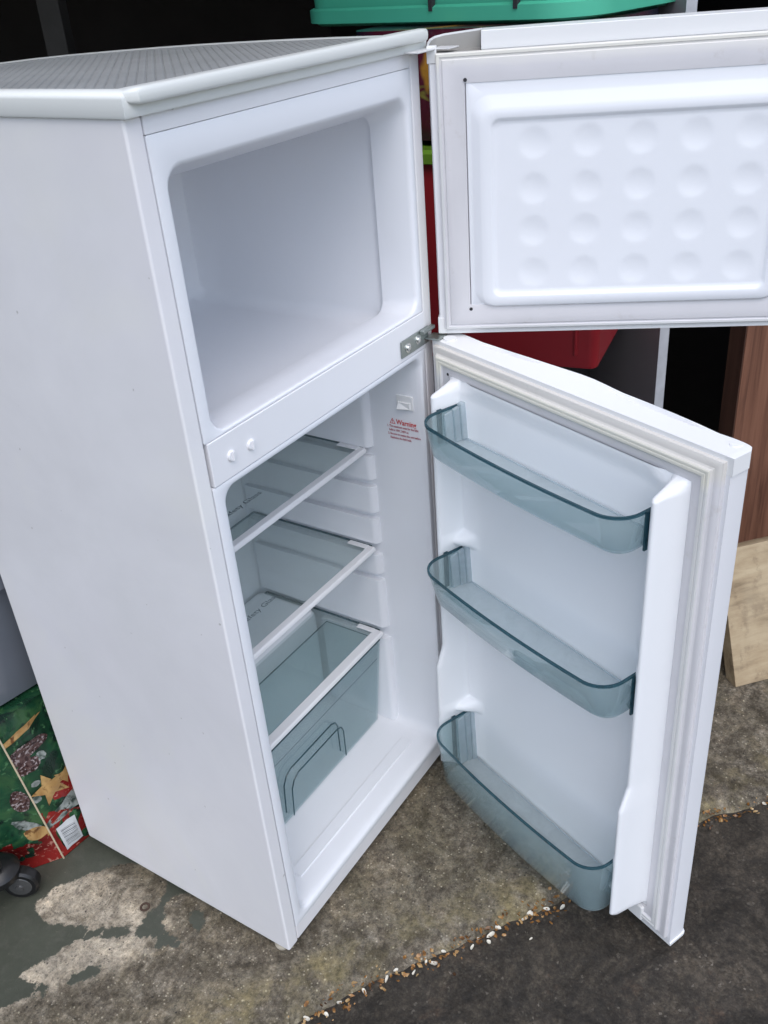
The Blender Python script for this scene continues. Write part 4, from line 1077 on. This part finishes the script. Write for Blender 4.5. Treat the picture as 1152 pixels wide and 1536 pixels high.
MB().box(-0.34, -0.30, -0.016, 0.028, 0.0, 0.080).build('trolley_leg', black_mat, cs, 35, 0.004, 2)

# ---- litter along the slab edge
leafm = print_mat('dry_leaf_bits', [(0.35, (0.10, 0.045, 0.015)), (0.5, (0.30, 0.14, 0.04)), (0.65, (0.48, 0.33, 0.16))], [(30, 0.6, 0.66, (0.06, 0.03, 0.015))], 45)
lt = MB()
for i in range(900):
    e = random.uniform(-0.22, 1.05); clump = 0.5+0.5*noise.noise((e*13, 0.3, 5))
    if random.random() > clump**1.5*1.5: continue
    n = edge_n(e) - 0.010 + random.gauss(0, 0.010)
    z = -0.0125 if n < edge_n(e)-0.008 else -0.006*(1-sstep(0, 0.02, n-edge_n(e)+0.004))
    c = en(e, n, max(z, -0.0125)+0.002); sz = random.uniform(0.0015, 0.0068)
    R_ = Matrix.Rotation(random.uniform(0, 6.3), 3, 'Z') @ Matrix.Rotation(random.uniform(-0.6, 0.6), 3, 'X')
    k = random.randint(4, 6); pts = [Vector((sz*cos(2*pi*j/k)*random.uniform(0.6, 1.1), sz*0.6*sin(2*pi*j/k)*random.uniform(0.6, 1.1), sz*0.2*random.random())) for j in range(k)]
    lt.add([c+R_ @ p for p in pts], [list(range(k))])
tag(lt.build('leaf_litter', leafm, None, 0), 'brown leaf crumbs and grit along the edge of the concrete', 'litter', kind='stuff')
petm = plain('pale_petal', (0.72, 0.68, 0.58), 0.6, var=0.2, scale=120)
def petal_mesh(sz, k):
    vs = []; fs = []; nn_, mm = 6, 8
    for i in range(nn_+1):
        r = i/nn_
        for j in range(mm):
            q = 2*pi*j/mm; x = sz*r*cos(q); y = sz*0.62*r*sin(q)*(1+0.25*cos(q)); vs.append(Vector((x, y, sz*(0.30*r*r*(0.6+0.4*cos(q+k)) + 0.05*sin(3*q+k)*r))))
    for i in range(nn_):
        for j in range(mm): fs.append((i*mm+j, i*mm+(j+1) % mm, (i+1)*mm+(j+1) % mm, (i+1)*mm+j))
    return vs, fs
petal_src = []
spots = [(0.014+0.0, -0.016), (0.055, -0.012), (0.075, -0.004), (0.10, -0.02), (0.125, -0.008), (0.135, -0.016), (0.16, -0.006), (0.205, -0.022), (0.222, -0.01), (0.235, -0.024), (0.245, -0.014), (0.262, -0.008), (0.31, -0.012), (0.325, -0.006), (0.355, -0.010), (0.30, -0.05), (0.38, -0.016), (0.41, -0.008), (0.44, -0.03), (-0.03, -0.012), (-0.055, -0.018), (-0.085, -0.010), (0.84, -0.010), (0.86, -0.018), (0.90, -0.012), (0.94, -0.008)]
for i, (e, n) in enumerate(spots):
    if i < 5:
        vs, fs = petal_mesh(0.0062, i*1.3); o = mk('petal', vs, fs, petm, None, 60); petal_src.append(o.data)
    else:
        o = bpy.data.objects.new('petal', petal_src[i % 5]); COL.objects.link(o)
    sc = random.uniform(0.5, 1.35); o.scale = (sc*random.uniform(0.7, 1.2), sc*random.uniform(0.6, 1.1), sc*random.uniform(0.8, 2.0))
    o.location = en(e, edge_n(e)+n, -0.0105); o.rotation_euler = (random.uniform(-.4, .4), random.uniform(-.4, .4), random.uniform(0, 6.3))
    tag(o, 'small curled white petal lying along the edge of the concrete', 'petal', 'white petals along the concrete edge')
# rusty ring stain-maker: an old washer lying on the bare patch
ws = MB().lathe((0, 0, 0), (0, 0, 1), [(0.0055, 0.0), (0.0090, 0.0), (0.0095, 0.0008), (0.0090, 0.0018), (0.0055, 0.0018), (0.0050, 0.0008), (0.0055, 0.0)], 26)
wo_ = ws.build('rusty_washer', plain('rust', (0.075, 0.045, 0.032), 0.85, var=0.4, scale=200), None, 40); wo_.location = (-0.050, 0.290, 0.0005)
tag(wo_, 'small rusty washer lying on bare patch of floor', 'washer')

# ---- faint post deep inside the garage, its colour dimmed to stand in for the dark
post = MB().box(-0.035, 0.035, -0.035, 0.035, 0.0, 1.95).build('timber_post', plain('dimmed_timber', (0.075, 0.068, 0.062), 0.8, var=0.5, scale=9), None, 35, 0.004, 2)
post.location = (1.50, 1.885, 0.0); post.rotation_euler = (0, radians(2), 0.5)
tag(post, 'pale timber post behind the fridge lid, its colour dimmed for the dark there', 'post')
